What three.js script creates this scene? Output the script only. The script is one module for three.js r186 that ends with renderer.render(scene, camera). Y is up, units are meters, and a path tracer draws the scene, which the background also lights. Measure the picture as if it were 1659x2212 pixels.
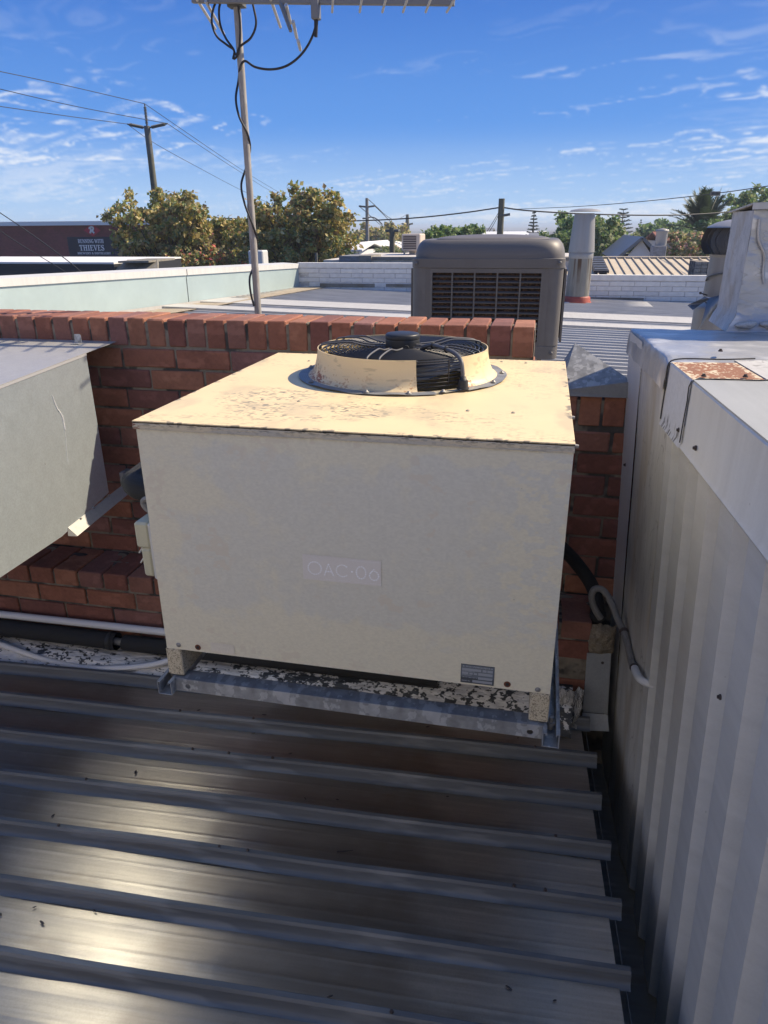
import * as THREE from 'three';
import { mergeGeometries, mergeVertices, toCreasedNormals } from 'three/addons/utils/BufferGeometryUtils.js';

// ------------------------------------------------------------------ camera, sky, sun, exposure
const V3 = THREE.Vector3, PI = Math.PI, rad = d => d * PI / 180;
const scene = new THREE.Scene();
const camera = new THREE.PerspectiveCamera(71.948, 3 / 4, 0.05, 3000);
camera.rotation.set(rad(-21.918), rad(12.364), rad(-0.375), 'YXZ');     // the eye is the origin; the street lies 6 m below
camera.updateMatrixWorld(true);
scene.add(camera);
const renderer = new THREE.WebGLRenderer();
renderer.toneMapping = THREE.LinearToneMapping;
renderer.toneMappingExposure = 1.62;
renderer.shadowMap.enabled = true;
const SUN = new V3(0.97, 1.0, -0.55).normalize();
const sun = new THREE.DirectionalLight(0xffeccf, 4.6);
sun.position.copy(SUN).multiplyScalar(60);
sun.castShadow = true; sun.shadow.mapSize.set(4096, 4096);
Object.assign(sun.shadow.camera, { left: -30, right: 30, top: 30, bottom: -30, near: 1, far: 160 });
scene.add(sun, sun.target);

// ------------------------------------------------------------------ noise
const hash = (x, y, s) => { let h = Math.imul(x, 374761393) ^ Math.imul(y, 668265263) ^ Math.imul(s + 17, 1442695041); h = Math.imul(h ^ (h >>> 13), 1274126177); h ^= h >>> 15; return ((h ^ (h >>> 16)) >>> 0) / 4294967296; };
const md = (a, n) => ((a % n) + n) % n;
function vn(x, y, p, q, s) {
  const ix = Math.floor(x), iy = Math.floor(y), fx = x - ix, fy = y - iy, u = fx * fx * (3 - 2 * fx), v = fy * fy * (3 - 2 * fy);
  const x0 = md(ix, p), x1 = md(ix + 1, p), y0 = md(iy, q), y1 = md(iy + 1, q);
  const a = hash(x0, y0, s), b = hash(x1, y0, s), c = hash(x0, y1, s), d = hash(x1, y1, s);
  return a + (b - a) * u + (c - a) * v + (a - b - c + d) * u * v;
}
function fbm(u, v, p, q, o, s) { let t = 0, a = 0.5, n = 0; for (let i = 0; i < o; i++) { t += a * vn(u * p, v * q, p, q, s + i * 7); n += a; a *= 0.5; p *= 2; q *= 2; } return t / n; }
const clamp = (x, a = 0, b = 1) => Math.min(b, Math.max(a, x));
const sm = (a, b, x) => { const t = clamp((x - a) / (b - a)); return t * t * (3 - 2 * t); };
const mix = (a, b, t) => a + (b - a) * t;
const mix3 = (a, b, t) => [mix(a[0], b[0], t), mix(a[1], b[1], t), mix(a[2], b[2], t)];
function rng(seed) { let a = seed >>> 0; return () => { a = (a + 0x6D2B79F5) | 0; let t = Math.imul(a ^ (a >>> 15), 1 | a); t = (t + Math.imul(t ^ (t >>> 7), 61 | t)) ^ t; return ((t ^ (t >>> 14)) >>> 0) / 4294967296; }; }

// ------------------------------------------------------------------ the sky: clear blue paling to the horizon, with thin streaks of high cloud all round
{
  const W = 4096, H = 2048, d = new Float32Array(W * H * 4);
  const zen = [0.050, 0.132, 0.325], mid = [0.026, 0.100, 0.375], low = [0.082, 0.215, 0.515], hor = [0.28, 0.41, 0.585];
  const sx = SUN.x, sy = SUN.y, sz = SUN.z;
  for (let j = 0; j < H; j++) {
    const el = ((j + 0.5) / H - 0.5) * PI, y = Math.sin(el), c = Math.cos(el), e = Math.max(0, el * 180 / PI);
    let base = e < 7 ? mix3(hor, low, sm(0, 8, e)) : e < 18 ? mix3(low, mid, sm(5, 19, e)) : mix3(mid, zen, sm(16, 70, e));
    if (e >= 5 && e < 8) base = mix3(mix3(hor, low, sm(0, 8, e)), mix3(low, mid, sm(5, 19, e)), sm(5, 8, e));
    for (let i = 0; i < W; i++) {
      const k = (j * W + i) * 4;
      if (y < -0.02) { d[k] = 0.16; d[k + 1] = 0.15; d[k + 2] = 0.14; d[k + 3] = 1; continue; }
      const az = ((i + 0.5) / W - 0.5) * 2 * PI, x = Math.cos(az) * c, z = Math.sin(az) * c;
      const q = x * sx + y * sy + z * sz, glow = 0.25 * Math.pow(Math.max(0, q), 6) + 0.9 * Math.pow(Math.max(0, q), 40);
      let r = base[0] + glow * 0.85, g = base[1] + glow * 0.9, b = base[2] + glow * 0.95;
      // high cloud drawn out in streaks on a layer overhead
      const t = 1 / (Math.max(y, 0) + 0.075), u = x * t, w = z * t;
      const ua = u * 0.94 + w * 0.34, wa = -u * 0.34 + w * 0.94;
      if (e < 75) {
        const warp = fbm(ua * 0.05 + 3.1, wa * 0.05 + 1.7, 64, 64, 2, 5) - 0.5;
        const big = fbm(ua * 0.022 + 0.31, wa * 0.030 + 0.62, 16, 16, 3, 31);
        const st = fbm(ua * 0.030 + warp * 0.11 + 0.2, wa * 0.085 + warp * 0.08 + 0.13, 16, 16, 6, 77);
        const fine = fbm(ua * 0.16 + warp * 0.5, wa * 0.75 + warp * 0.5, 16, 16, 5, 191);
        let cl = sm(0.555, 0.84, st * 0.72 + big * 0.34 + (fine - 0.5) * 0.60) * 0.72 * (1 - 0.88 * sm(8, 12, e));
        cl += 0.40 * sm(0.42, 0.72, big + (fine - 0.5) * 0.5) * (1 - sm(3, 9, e));
        cl = clamp(cl * (1 - sm(45, 75, e)), 0, 0.8);
        r = mix(r, 0.54, cl); g = mix(g, 0.57, cl); b = mix(b, 0.62, cl);
      }
      d[k] = r; d[k + 1] = g; d[k + 2] = b; d[k + 3] = 1;
    }
  }
  const t = new THREE.DataTexture(d, W, H, THREE.RGBAFormat, THREE.FloatType);
  t.mapping = THREE.EquirectangularReflectionMapping; t.magFilter = THREE.LinearFilter; t.needsUpdate = true;
  scene.background = t; scene.environment = t;
}

// ------------------------------------------------------------------ textures
const toS = c => Math.round(255 * (c <= 0.0031308 ? 12.92 * clamp(c) : 1.055 * Math.pow(clamp(c), 1 / 2.4) - 0.055));
function tex(w, h, fn, o = {}) {
  const d = new Uint8Array(w * h * 4);
  for (let j = 0; j < h; j++) for (let i = 0; i < w; i++) {
    const c = fn((i + 0.5) / w, (j + 0.5) / h), k = (j * w + i) * 4;
    if (o.data) { const v = Math.round(255 * clamp(c)); d[k] = d[k + 1] = d[k + 2] = v; } else { d[k] = toS(c[0]); d[k + 1] = toS(c[1]); d[k + 2] = toS(c[2]); }
    d[k + 3] = 255;
  }
  const t = new THREE.DataTexture(d, w, h);
  t.wrapS = t.wrapT = o.clamp ? THREE.ClampToEdgeWrapping : THREE.RepeatWrapping;
  t.magFilter = THREE.LinearFilter; t.minFilter = THREE.LinearMipmapLinearFilter; t.generateMipmaps = true;
  if (!o.data) t.colorSpace = THREE.SRGBColorSpace;
  if (o.size) t.repeat.set(1 / o.size, 1 / (o.size2 || o.size));
  t.needsUpdate = true; return t;
}
const lin = (r, g, b) => new THREE.Color().setRGB(r, g, b);
const mat = (c, rough, o = {}) => new THREE.MeshStandardMaterial({ color: Array.isArray(c) ? lin(...c) : c, roughness: rough, metalness: 0, side: THREE.DoubleSide, ...o });

// ------------------------------------------------------------------ geometry
const flat = g => { const n = g.index ? g.toNonIndexed() : g; for (const k of Object.keys(n.attributes)) if (!['position', 'normal', 'uv', 'color'].includes(k)) n.deleteAttribute(k); return n; };
const merge = l => mergeGeometries(l.map(flat), false);
function boxUV(g0, ox = 0, oy = 0) {          // uv in metres from the side each face points to
  const g = flat(g0), p = g.attributes.position, n = g.attributes.normal, uv = new Float32Array(p.count * 2);
  for (let f = 0; f < p.count; f += 3) {
    let ax = 0, ay = 0, az = 0;
    for (let k = 0; k < 3; k++) { ax += Math.abs(n.getX(f + k)); ay += Math.abs(n.getY(f + k)); az += Math.abs(n.getZ(f + k)); }
    for (let k = 0; k < 3; k++) {
      const i = f + k, x = p.getX(i), y = p.getY(i), z = p.getZ(i);
      const a = ay >= ax && ay >= az ? [x, -z] : ax >= az ? [-z, y] : [x, y];
      uv[i * 2] = a[0] + ox; uv[i * 2 + 1] = a[1] + oy;
    }
  }
  g.setAttribute('uv', new THREE.BufferAttribute(uv, 2)); return g;
}
const bx = (x0, x1, y0, y1, z0, z1) => { const g = new THREE.BoxGeometry(Math.abs(x1 - x0), Math.abs(y1 - y0), Math.abs(z1 - z0)); g.translate((x0 + x1) / 2, (y0 + y1) / 2, (z0 + z1) / 2); return boxUV(g); };
function cbox(w, h, d, c) {                   // chamfered box round the origin, 44 triangles
  const P = [], X = w / 2, Y = h / 2, Z = d / 2, tri = (a, b, e) => { const n = new V3().subVectors(b, a).cross(new V3().subVectors(e, a)); if (n.dot(new V3().add(a).add(b).add(e)) < 0) [b, e] = [e, b]; P.push(a, b, e); };
  const quad = (a, b, e, f) => { tri(a, b, e); tri(a, e, f); };
  const v = (sx, sy, sz, m) => new V3(sx * (m === 0 ? X : X - c), sy * (m === 1 ? Y : Y - c), sz * (m === 2 ? Z : Z - c));
  for (const s of [-1, 1]) {
    quad(v(s, -1, -1, 0), v(s, 1, -1, 0), v(s, 1, 1, 0), v(s, -1, 1, 0)); quad(v(-1, s, -1, 1), v(1, s, -1, 1), v(1, s, 1, 1), v(-1, s, 1, 1)); quad(v(-1, -1, s, 2), v(1, -1, s, 2), v(1, 1, s, 2), v(-1, 1, s, 2));
    for (const t of [-1, 1]) {
      quad(v(s, t, -1, 0), v(s, t, 1, 0), v(s, t, 1, 1), v(s, t, -1, 1)); quad(v(s, -1, t, 0), v(s, 1, t, 0), v(s, 1, t, 2), v(s, -1, t, 2)); quad(v(-1, s, t, 1), v(1, s, t, 1), v(1, s, t, 2), v(-1, s, t, 2));
      for (const r of [-1, 1]) tri(v(s, t, r, 0), v(s, t, r, 1), v(s, t, r, 2));
    }
  }
  const g = new THREE.BufferGeometry().setFromPoints(P); g.computeVertexNormals(); return boxUV(g);
}
const cbx = (x0, x1, y0, y1, z0, z1, c = 0.002) => { const g = cbox(Math.abs(x1 - x0), Math.abs(y1 - y0), Math.abs(z1 - z0), c); g.translate((x0 + x1) / 2, (y0 + y1) / 2, (z0 + z1) / 2); return boxUV(g); };
function rod(a, b, r0, r1 = r0, seg = 10) {
  const A = new V3(...a), B = new V3(...b), L = A.distanceTo(B), g = new THREE.CylinderGeometry(r1, r0, L, seg, 1); g.translate(0, L / 2, 0);
  g.applyQuaternion(new THREE.Quaternion().setFromUnitVectors(new V3(0, 1, 0), B.clone().sub(A).normalize())); g.translate(...a); return g;
}
const tube = (pts, r, n = 40, rs = 8, closed = false) => { const g = new THREE.TubeGeometry(new THREE.CatmullRomCurve3(pts.map(p => new V3(...p)), closed, 'centripetal'), n, r, rs, closed); return g; };
const cap = (p, r) => { const g = new THREE.SphereGeometry(r, 10, 6); g.translate(...p); return g; };
function lathe(prof, at, seg = 32, p0 = 0, pl = 2 * PI) { const g = new THREE.LatheGeometry(prof.map(p => new THREE.Vector2(...p)), seg, p0, pl); g.translate(...at); return g; }
function grid(nu, nv, fn) {                   // smooth sheet; fn(u, v) -> [x, y, z]; uv in 0..1
  const g = new THREE.PlaneGeometry(1, 1, nu, nv), p = g.attributes.position, uv = g.attributes.uv;
  for (let i = 0; i < p.count; i++) p.setXYZ(i, ...fn(uv.getX(i), uv.getY(i)));
  g.computeVertexNormals(); return g;
}
function profile(pts, put, t0, t1, o = {}) {   // a polyline drawn out along t; put(p, q, t) -> [x, y, z]; uv = (t, length along the line) in metres
  const P = [], U = []; let s = 0;
  const nt = o.nt || 1;
  for (let i = 0; i + 1 < pts.length; i++) {
    const L = Math.hypot(pts[i + 1][0] - pts[i][0], pts[i + 1][1] - pts[i][1]);
    for (let k = 0; k < nt; k++) {
      const ta = mix(t0, t1, k / nt), tb = mix(t0, t1, (k + 1) / nt);
      const a = put(...pts[i], ta), b = put(...pts[i + 1], ta), c = put(...pts[i + 1], tb), d = put(...pts[i], tb);
      P.push(...a, ...b, ...c, ...a, ...c, ...d); U.push(ta, s, ta, s + L, tb, s + L, ta, s, tb, s + L, tb, s);
    }
    s += L;
  }
  const g = new THREE.BufferGeometry(); g.setAttribute('position', new THREE.Float32BufferAttribute(P, 3)); g.setAttribute('uv', new THREE.Float32BufferAttribute(U, 2)); g.computeVertexNormals(); return g;
}
function plate(pts, thick = 0.0015) {          // flat polygon in space, given thickness along its normal
  const p = pts.map(a => new V3(...a)), n = new V3(); for (let i = 0; i < p.length; i++) { const a = p[i], b = p[(i + 1) % p.length]; n.x += (a.y - b.y) * (a.z + b.z); n.y += (a.z - b.z) * (a.x + b.x); n.z += (a.x - b.x) * (a.y + b.y); } n.normalize();
  const P = [], up = p.map(a => a.clone().addScaledVector(n, thick / 2)), dn = p.map(a => a.clone().addScaledVector(n, -thick / 2));
  for (let i = 1; i + 1 < p.length; i++) P.push(up[0], up[i], up[i + 1], dn[0], dn[i + 1], dn[i]);
  for (let i = 0; i < p.length; i++) { const j = (i + 1) % p.length; P.push(up[i], dn[i], dn[j], up[i], dn[j], up[j]); }
  const g = new THREE.BufferGeometry().setFromPoints(P); g.computeVertexNormals(); return boxUV(g);
}
const smooth = (g, ang = 0.7) => toCreasedNormals(g, ang);

// ------------------------------------------------------------------ objects
const taken = {};
const numbered = n => { const k = taken[n] = (taken[n] ?? -1) + 1; return k ? `${n}_${String(k).padStart(3, '0')}` : n; };
function thing(name, label, category, base = [0, 0, 0], o = {}) {   // a group at its base; parts are given in the place's own axes
  const g = new THREE.Group(); g.name = numbered(name); g.userData = { label, category };
  if (o.group) g.userData.group = o.group;
  if (o.kind) g.userData.kind = o.kind;
  g.base = new V3(...base);
  g.rotation.y = o.turn || 0; g.position.copy(g.base).applyAxisAngle(new V3(0, 1, 0), o.turn || 0);
  scene.add(g); return g;
}
function part(parent, name, geo, m, o = {}) {
  const k = new THREE.Mesh(Array.isArray(geo) ? merge(geo) : geo, m); k.name = name; k.castShadow = k.receiveShadow = true;
  if (parent.base) k.position.copy(parent.base).negate();
  if (o.label) k.userData.label = o.label;
  if (o.kind) k.userData.kind = o.kind;
  parent.add(k); return k;
}
function solo(name, label, category, geo, m, o = {}) {             // a thing of one mesh
  const k = new THREE.Mesh(Array.isArray(geo) ? merge(geo) : geo, m); k.name = numbered(name); k.userData = { label, category };
  if (o.group) k.userData.group = o.group;
  if (o.kind) k.userData.kind = o.kind;
  k.rotation.y = o.turn || 0; k.castShadow = k.receiveShadow = true; scene.add(k); return k;
}
function structure(name, geo, m) { const k = new THREE.Mesh(Array.isArray(geo) ? merge(geo) : geo, m); k.name = name; k.userData = { kind: 'structure' }; k.castShadow = k.receiveShadow = true; scene.add(k); return k; }
const B3 = rad(3);                              // the near roof and the clad wall stand 3 degrees askew to the brick wall
// a point of the photograph (1659 wide) carried out to the plane z = depth
const EYE = new THREE.Matrix4().makeRotationFromEuler(camera.rotation);
const at = (x, y, z) => { const d = new V3((x - 829.5) / 1523.5, -(y - 1105.9) / 1523.5, -1).applyMatrix4(EYE); return d.multiplyScalar(z / d.z).toArray(); };
const GROUND = -6;

// ------------------------------------------------------------------ materials
const tGrain = tex(512, 512, (u, v) => {
  const a = fbm(u, v, 40, 40, 3, 3), b = fbm(u, v, 6, 6, 3, 9), s = vn(u * 200, v * 200, 200, 200, 4);
  let k = 0.72 + 0.36 * b + 0.28 * (a - 0.5) - (s > 0.93 ? 0.3 : 0);
  const lime = sm(0.57, 0.74, fbm(u, v, 9, 14, 5, 21)) * 0.26;
  return [k * 0.9 + lime, k * 0.88 + lime * 1.1, k * 0.86 + lime * 1.2];
}, { size: 0.5 });
const tGrainB = tex(512, 512, (u, v) => 0.5 + 0.6 * (fbm(u, v, 24, 24, 4, 3) - 0.5) + 0.5 * (fbm(u, v, 90, 90, 2, 13) - 0.5), { data: true, size: 0.5 });
const brickCols = [[0.235, 0.070, 0.042], [0.270, 0.082, 0.047], [0.205, 0.060, 0.040], [0.300, 0.098, 0.055], [0.180, 0.056, 0.042], [0.250, 0.086, 0.058], [0.225, 0.080, 0.062]];
const mBricks = brickCols.map(c => mat([c[0] * 1.20, c[1] * 1.62, c[2] * 1.78], 0.9, { map: tGrain, bumpMap: tGrainB, bumpScale: 0.0022 }));
const tMortar = tex(512, 512, (u, v) => {
  const a = fbm(u, v, 14, 14, 5, 41), dark = sm(0.46, 0.62, fbm(u, v, 7, 7, 4, 55)), moss = sm(0.62, 0.72, fbm(u, v, 10, 10, 4, 77));
  let c = mix3([0.22, 0.19, 0.15], [0.072, 0.066, 0.060], dark); c = c.map(x => x * (0.6 + 0.8 * a)); return mix3(c, [0.03, 0.032, 0.03], moss * 0.7);
}, { size: 0.6 });
const tMortarB = tex(512, 512, (u, v) => fbm(u, v, 30, 30, 5, 43), { data: true, size: 0.6 });
const mMortar = mat(0xffffff, 0.95, { map: tMortar, bumpMap: tMortarB, bumpScale: 0.006 });
const mMortarPale = mat([0.42, 0.36, 0.27], 0.95, { map: tGrain, bumpMap: tMortarB, bumpScale: 0.008 });

// cream enamel: the lid scoured in short dark scuffs, the sides chalked grey in ragged-edged patches
const CREAM = [0.74, 0.590, 0.345];
const tLid = tex(1024, 1024, (u, v) => {
  let c = CREAM.map(x => x * (0.95 + 0.1 * fbm(u, v, 10, 10, 4, 101)));
  const zone = sm(0.42, 0.60, fbm(u, v, 4, 6, 3, 131)) * (0.35 + 0.9 * sm(0.02, 0.12, v) * (1 - sm(0.34, 0.52, v)) * (1 - sm(0.55, 0.85, u)));
  const dash = vn(u * 90 + 2 * fbm(u, v, 8, 8, 2, 3), v * 260, 90, 260, 151), dash2 = vn(u * 60, v * 190 + 3 * fbm(u, v, 9, 9, 2, 4), 60, 190, 171);
  const d = zone * 1.25 * (sm(0.72, 0.82, dash) + 0.8 * sm(0.76, 0.86, dash2));
  c = mix3(c, [0.24, 0.21, 0.155], clamp(d * 0.8));
  const cloud = sm(0.54, 0.72, fbm(u, v, 9, 5, 5, 211)); c = mix3(c, [0.42, 0.36, 0.25], cloud * 0.42);
  const edge = Math.min(v, 1 - v, u, 1 - u); c = mix3(c, [0.16, 0.14, 0.11], sm(0.62, 0.7, fbm(u, v, 50, 50, 3, 8)) * (1 - sm(0.004, 0.02, edge)) * 0.8);
  return c;
}, { clamp: true });
const tRim = tex(1024, 64, (u, v) => {
  let c = mix3([0.62, 0.53, 0.37], [0.48, 0.45, 0.38], sm(0.4, 0.62, fbm(u, v, 9, 2, 4, 301)));
  const g = sm(0.52, 0.70, fbm(u, v, 120, 6, 3, 311)) * (0.3 + 0.7 * sm(0.4, 0.9, v)); c = mix3(c, [0.085, 0.08, 0.07], g * 0.8);
  const rust = sm(0.55, 0.62, fbm(u, v, 200, 12, 3, 321)) * (1 - sm(0.004, 0.03, u)); return mix3(c, [0.20, 0.05, 0.02], rust);
}, { clamp: true });
const tFront = tex(1024, 1024, (u, v) => {
  const n = fbm(u, v, 7, 7, 5, 401), f = fbm(u, v, 40, 40, 4, 411), sp = fbm(u, v, 160, 160, 2, 412), drip = fbm(u, v, 34, 4, 3, 431);
  let k = 0.60 - 0.8 * (1 - sm(0.03, 0.12, 1 - v + (n - 0.5) * 0.12)) - 0.55 * (1 - sm(0.08, 0.30, v + (n - 0.5) * 0.25)) - 0.45 * (1 - sm(0.0, 0.20, u + (n - 0.5) * 0.15));
  k += (n - 0.5) * 0.55 + (f - 0.5) * 0.30 + (drip - 0.5) * 0.30;
  const rightEdge = sm(0.80, 0.97, u + (n - 0.5) * 0.12) * sm(0.18, 0.4, v);
  k = mix(k, 0.5 + (f - 0.5) * 3.2 + (n - 0.5), rightEdge);
  let c = mix3([0.715, 0.670, 0.515], [0.655, 0.635, 0.535], sm(0.28, 0.62, k));
  c = c.map(x => x * (0.93 + 0.14 * sp));
  const blot = sm(0.64, 0.67, fbm(u, v, 30, 26, 4, 441)) * sm(0.5, 0.62, n); c = mix3(c, [0.66, 0.59, 0.46], blot * 0.6);
  const specks = vn(u * 70, v * 55, 70, 55, 461) > 0.9965 ? 1 : 0; c = mix3(c, [0.05, 0.045, 0.04], specks * 0.8);
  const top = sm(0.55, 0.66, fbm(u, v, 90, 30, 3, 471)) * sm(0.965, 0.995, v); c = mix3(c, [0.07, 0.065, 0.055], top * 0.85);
  const rust = sm(0.60, 0.68, fbm(u, v, 60, 40, 3, 481)) * sm(0.97, 0.995, v) * (1 - sm(0.02, 0.2, u)); return mix3(c, [0.22, 0.07, 0.03], rust * 0.8);
}, { clamp: true });
const tRing = tex(1024, 256, (u, v) => {       // the fan ring: rust bleeding up from its foot in two places
  let c = CREAM.map(x => x * (0.93 + 0.12 * fbm(u, v, 12, 4, 4, 501)));
  const where = Math.max(Math.exp(-(((u - 0.635) / 0.06) ** 2)), 0.9 * Math.exp(-(((u - 0.945) / 0.016) ** 2)), 0.55 * Math.exp(-(((u - 0.84) / 0.02) ** 2)), 0.45 * Math.exp(-(((u - 0.72) / 0.05) ** 2)));
  const s = fbm(u, v, 300, 16, 4, 511) * 0.65 + fbm(u, v, 60, 8, 3, 521) * 0.35;
  const r = where * sm(0.47 + 0.26 * v, 0.60 + 0.26 * v, s + 0.05 * where) * (1 - sm(0.6, 0.9, v)) * 1.4;
  c = mix3(c, [0.36, 0.125, 0.035], clamp(r)); return mix3(c, [0.33, 0.28, 0.19], 0.4 * sm(0.58, 0.7, fbm(u, v, 40, 8, 4, 531)));
}, { clamp: true });
const mLid = mat(0xffffff, 0.52, { map: tLid }), mRim = mat(0xffffff, 0.6, { map: tRim }), mFront = mat(0xffffff, 0.62, { map: tFront }), mRing = mat(0xffffff, 0.5, { map: tRing });
const mCream = mat([0.46, 0.41, 0.30], 0.6, { map: tGrain });
const tFoot = tex(256, 256, (u, v) => mix3([0.56, 0.49, 0.35], [0.12, 0.095, 0.07], 0.8 * sm(0.52, 0.70, fbm(u, v, 44, 44, 4, 541))), { size: 0.1 });
const mFoot = mat(0xffffff, 0.65, { map: tFoot });

// metals
function spangle(u, v, n, s) {                  // cells of zinc crystal
  const x = u * n, y = v * n, ix = Math.floor(x), iy = Math.floor(y); let best = 9, id = 0;
  for (let j = -1; j < 2; j++) for (let i = -1; i < 2; i++) { const cx = md(ix + i, n), cy = md(iy + j, n), dx = ix + i + hash(cx, cy, s) - x, dy = iy + j + hash(cx, cy, s + 1) - y, d = dx * dx + dy * dy; if (d < best) { best = d; id = hash(cx, cy, s + 2); } }
  return id;
}
const tGalv = tex(512, 512, (u, v) => { const a = spangle(u, v, 46, 5), b = fbm(u, v, 8, 8, 4, 15); const k = 0.86 + 0.09 * a + 0.10 * (b - 0.5); return [k * 0.97, k * 0.985, k]; }, { size: 0.25 });
const tGalvR = tex(512, 512, (u, v) => 0.68 + 0.06 * spangle(u, v, 46, 5) + 0.18 * (fbm(u, v, 7, 7, 4, 25) - 0.5), { data: true, size: 0.42 });
const mHood = mat([0.74, 0.825, 0.85], 0.44, { map: tGalv, roughnessMap: tGalvR, metalness: 0.70 });
const mHoodTop = mat([0.51, 0.495, 0.46], 0.6, { map: tGalv, roughnessMap: tGalvR, metalness: 0.35 });
const tStrut = tex(512, 256, (u, v) => { const a = fbm(u, v, 20, 10, 5, 61), w = sm(0.52, 0.60, fbm(u, v, 26, 9, 4, 65)); const k = 0.62 + 0.5 * (a - 0.5) + 0.30 * w; return [k * 0.96, k * 0.98, k]; }, { size: 0.4, size2: 0.2 });
const mStrut = mat([0.50, 0.51, 0.52], 0.55, { map: tStrut, metalness: 0.45 });
const tZinc = tex(1024, 1024, (u, v) => {
  const st = fbm(u, v, 3, 60, 4, 701), blot = fbm(u, v, 5, 9, 5, 711), fine = fbm(u, v, 12, 240, 3, 721), dust = sm(0.45, 0.7, fbm(u, v, 4, 6, 5, 731)), grain = vn(u * 400, v * 400, 400, 400, 733);
  const k = 0.80 + 0.30 * (st - 0.5) + 0.22 * (fine - 0.5) + 0.25 * (blot - 0.5) + 0.08 * (grain - 0.5);
  const c = [0.55 * k, 0.49 * k, 0.42 * k]; return mix3(c, [0.26, 0.215, 0.17], dust * 0.6);
}, { size: 1.3 });
const tZincR = tex(512, 512, (u, v) => 0.42 + 0.20 * fbm(u, v, 3, 60, 3, 701) + 0.34 * (fbm(u, v, 6, 8, 5, 741) - 0.3), { data: true, size: 1.3 });
const mRoof = mat(0xffffff, 0.71, { map: tZinc, roughnessMap: tZincR, metalness: 0.82 });
const tRibTop = tex(1024, 256, (u, v) => {
  const k = 0.84 + 0.4 * (fbm(u, v, 10, 16, 5, 751) - 0.5), w = sm(0.55, 0.7, fbm(u, v, 9, 5, 4, 761));
  let c = mix3([0.155 * k, 0.168 * k, 0.185 * k], [0.29, 0.30, 0.31], w * 0.4); const dk = sm(0.60, 0.72, fbm(u, v, 7, 9, 4, 771)); c = mix3(c, [0.13, 0.125, 0.12], dk * 0.7); return c;
}, { size: 2.2, size2: 0.25 });
const mRib = mat(0xffffff, 0.58, { map: tRibTop, metalness: 0.3 });
const tFlash = tex(2048, 256, (u, v) => {
  const n = fbm(u, v, 170, 14, 5, 801), m = fbm(u, v, 14, 2, 4, 811), p = fbm(u, v, 420, 40, 3, 821);
  const bare = sm(0.535, 0.575, n * 0.60 + m * 0.36 + (p - 0.5) * 0.34 + 0.045 * sm(0.35, 0.75, u));
  let c = [0.66, 0.65, 0.63].map(x => x * (0.72 + 0.5 * fbm(u, v, 120, 12, 5, 831)));
  return mix3(c, [0.045, 0.05, 0.055], bare);
}, { clamp: true });
const tFlashB = tex(1024, 256, (u, v) => fbm(u, v, 50, 8, 5, 841), { data: true, clamp: true });
const mFlash = mat(0xffffff, 0.5, { map: tFlash, bumpMap: tFlashB, bumpScale: 0.012, metalness: 0.12 });
const tWall = tex(512, 512, (u, v) => { const st = fbm(u, v, 40, 3, 4, 901), b = fbm(u, v, 4, 4, 4, 911), g = vn(u * 300, v * 300, 300, 300, 915), k = 0.93 + 0.14 * (st - 0.5) + 0.14 * (b - 0.5) + 0.05 * (g - 0.5); const dk = vn(u * 60, v * 60, 60, 60, 921) > 0.995 ? 0.5 : 1; return [k * dk, k * dk * 0.995, k * dk * 0.985]; }, { size: 0.9 });
const mClad = mat([0.65, 0.66, 0.65], 0.42, { map: tWall, metalness: 0.1 });
const mCapPaint = mat([0.62, 0.63, 0.61], 0.45, { map: tWall, metalness: 0.1 });
const mCapTop = mat([0.40, 0.415, 0.41], 0.5, { map: tWall, metalness: 0.1 });
const tOld = tex(512, 512, (u, v) => {
  const b = fbm(u, v, 5, 5, 5, 931), st = fbm(u, v, 60, 5, 4, 941), crack = 1 - sm(0.0, 0.012, Math.abs(fbm(u, v, 6, 6, 4, 951) - 0.5));
  let c = [0.50, 0.495, 0.475].map(x => x * (0.72 + 0.45 * b + 0.25 * (st - 0.5))); c = mix3(c, [0.36, 0.30, 0.21], sm(0.52, 0.75, fbm(u, v, 4, 3, 4, 961)) * 0.55); return mix3(c, [0.12, 0.11, 0.10], crack * 0.55);
}, { size: 0.7 });
const mOld = mat(0xffffff, 0.6, { map: tOld, bumpMap: tOld, bumpScale: 0.002 });
const tSilver = tex(512, 512, (u, v) => {
  const b = fbm(u, v, 6, 6, 5, 971), crack = 1 - sm(0.0, 0.010, Math.abs(fbm(u, v, 5, 5, 4, 981) - 0.5)), w = sm(0.55, 0.8, fbm(u, v, 10, 10, 4, 985));
  let c = mix3([0.42, 0.43, 0.44], [0.62, 0.62, 0.61], w).map(x => x * (0.8 + 0.4 * b)); return mix3(c, [0.20, 0.19, 0.18], crack * 0.45);
}, { size: 0.8 });
const tSilverB = tex(512, 512, (u, v) => fbm(u, v, 7, 7, 5, 991), { data: true, size: 0.8 });
const mSilver = mat(0xffffff, 0.36, { map: tSilver, bumpMap: tSilverB, bumpScale: 0.010, metalness: 0.35 });
const tRust = tex(512, 512, (u, v) => {
  const n = fbm(u, v, 26, 26, 4, 1001), b = fbm(u, v, 5, 5, 4, 1011), e = Math.min(u, 1 - u, v, 1 - v);
  const r = sm(0.40, 0.52, n * 0.7 + b * 0.3 + 0.06 - 0.16 * (1 - sm(0.0, 0.16, e)));
  return mix3([0.60, 0.50, 0.36], mix3([0.30, 0.12, 0.055], [0.24, 0.115, 0.075], b), r);
}, { clamp: true });
const mRust = mat(0xffffff, 0.9, { map: tRust, bumpMap: tRust, bumpScale: 0.001 });
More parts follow.
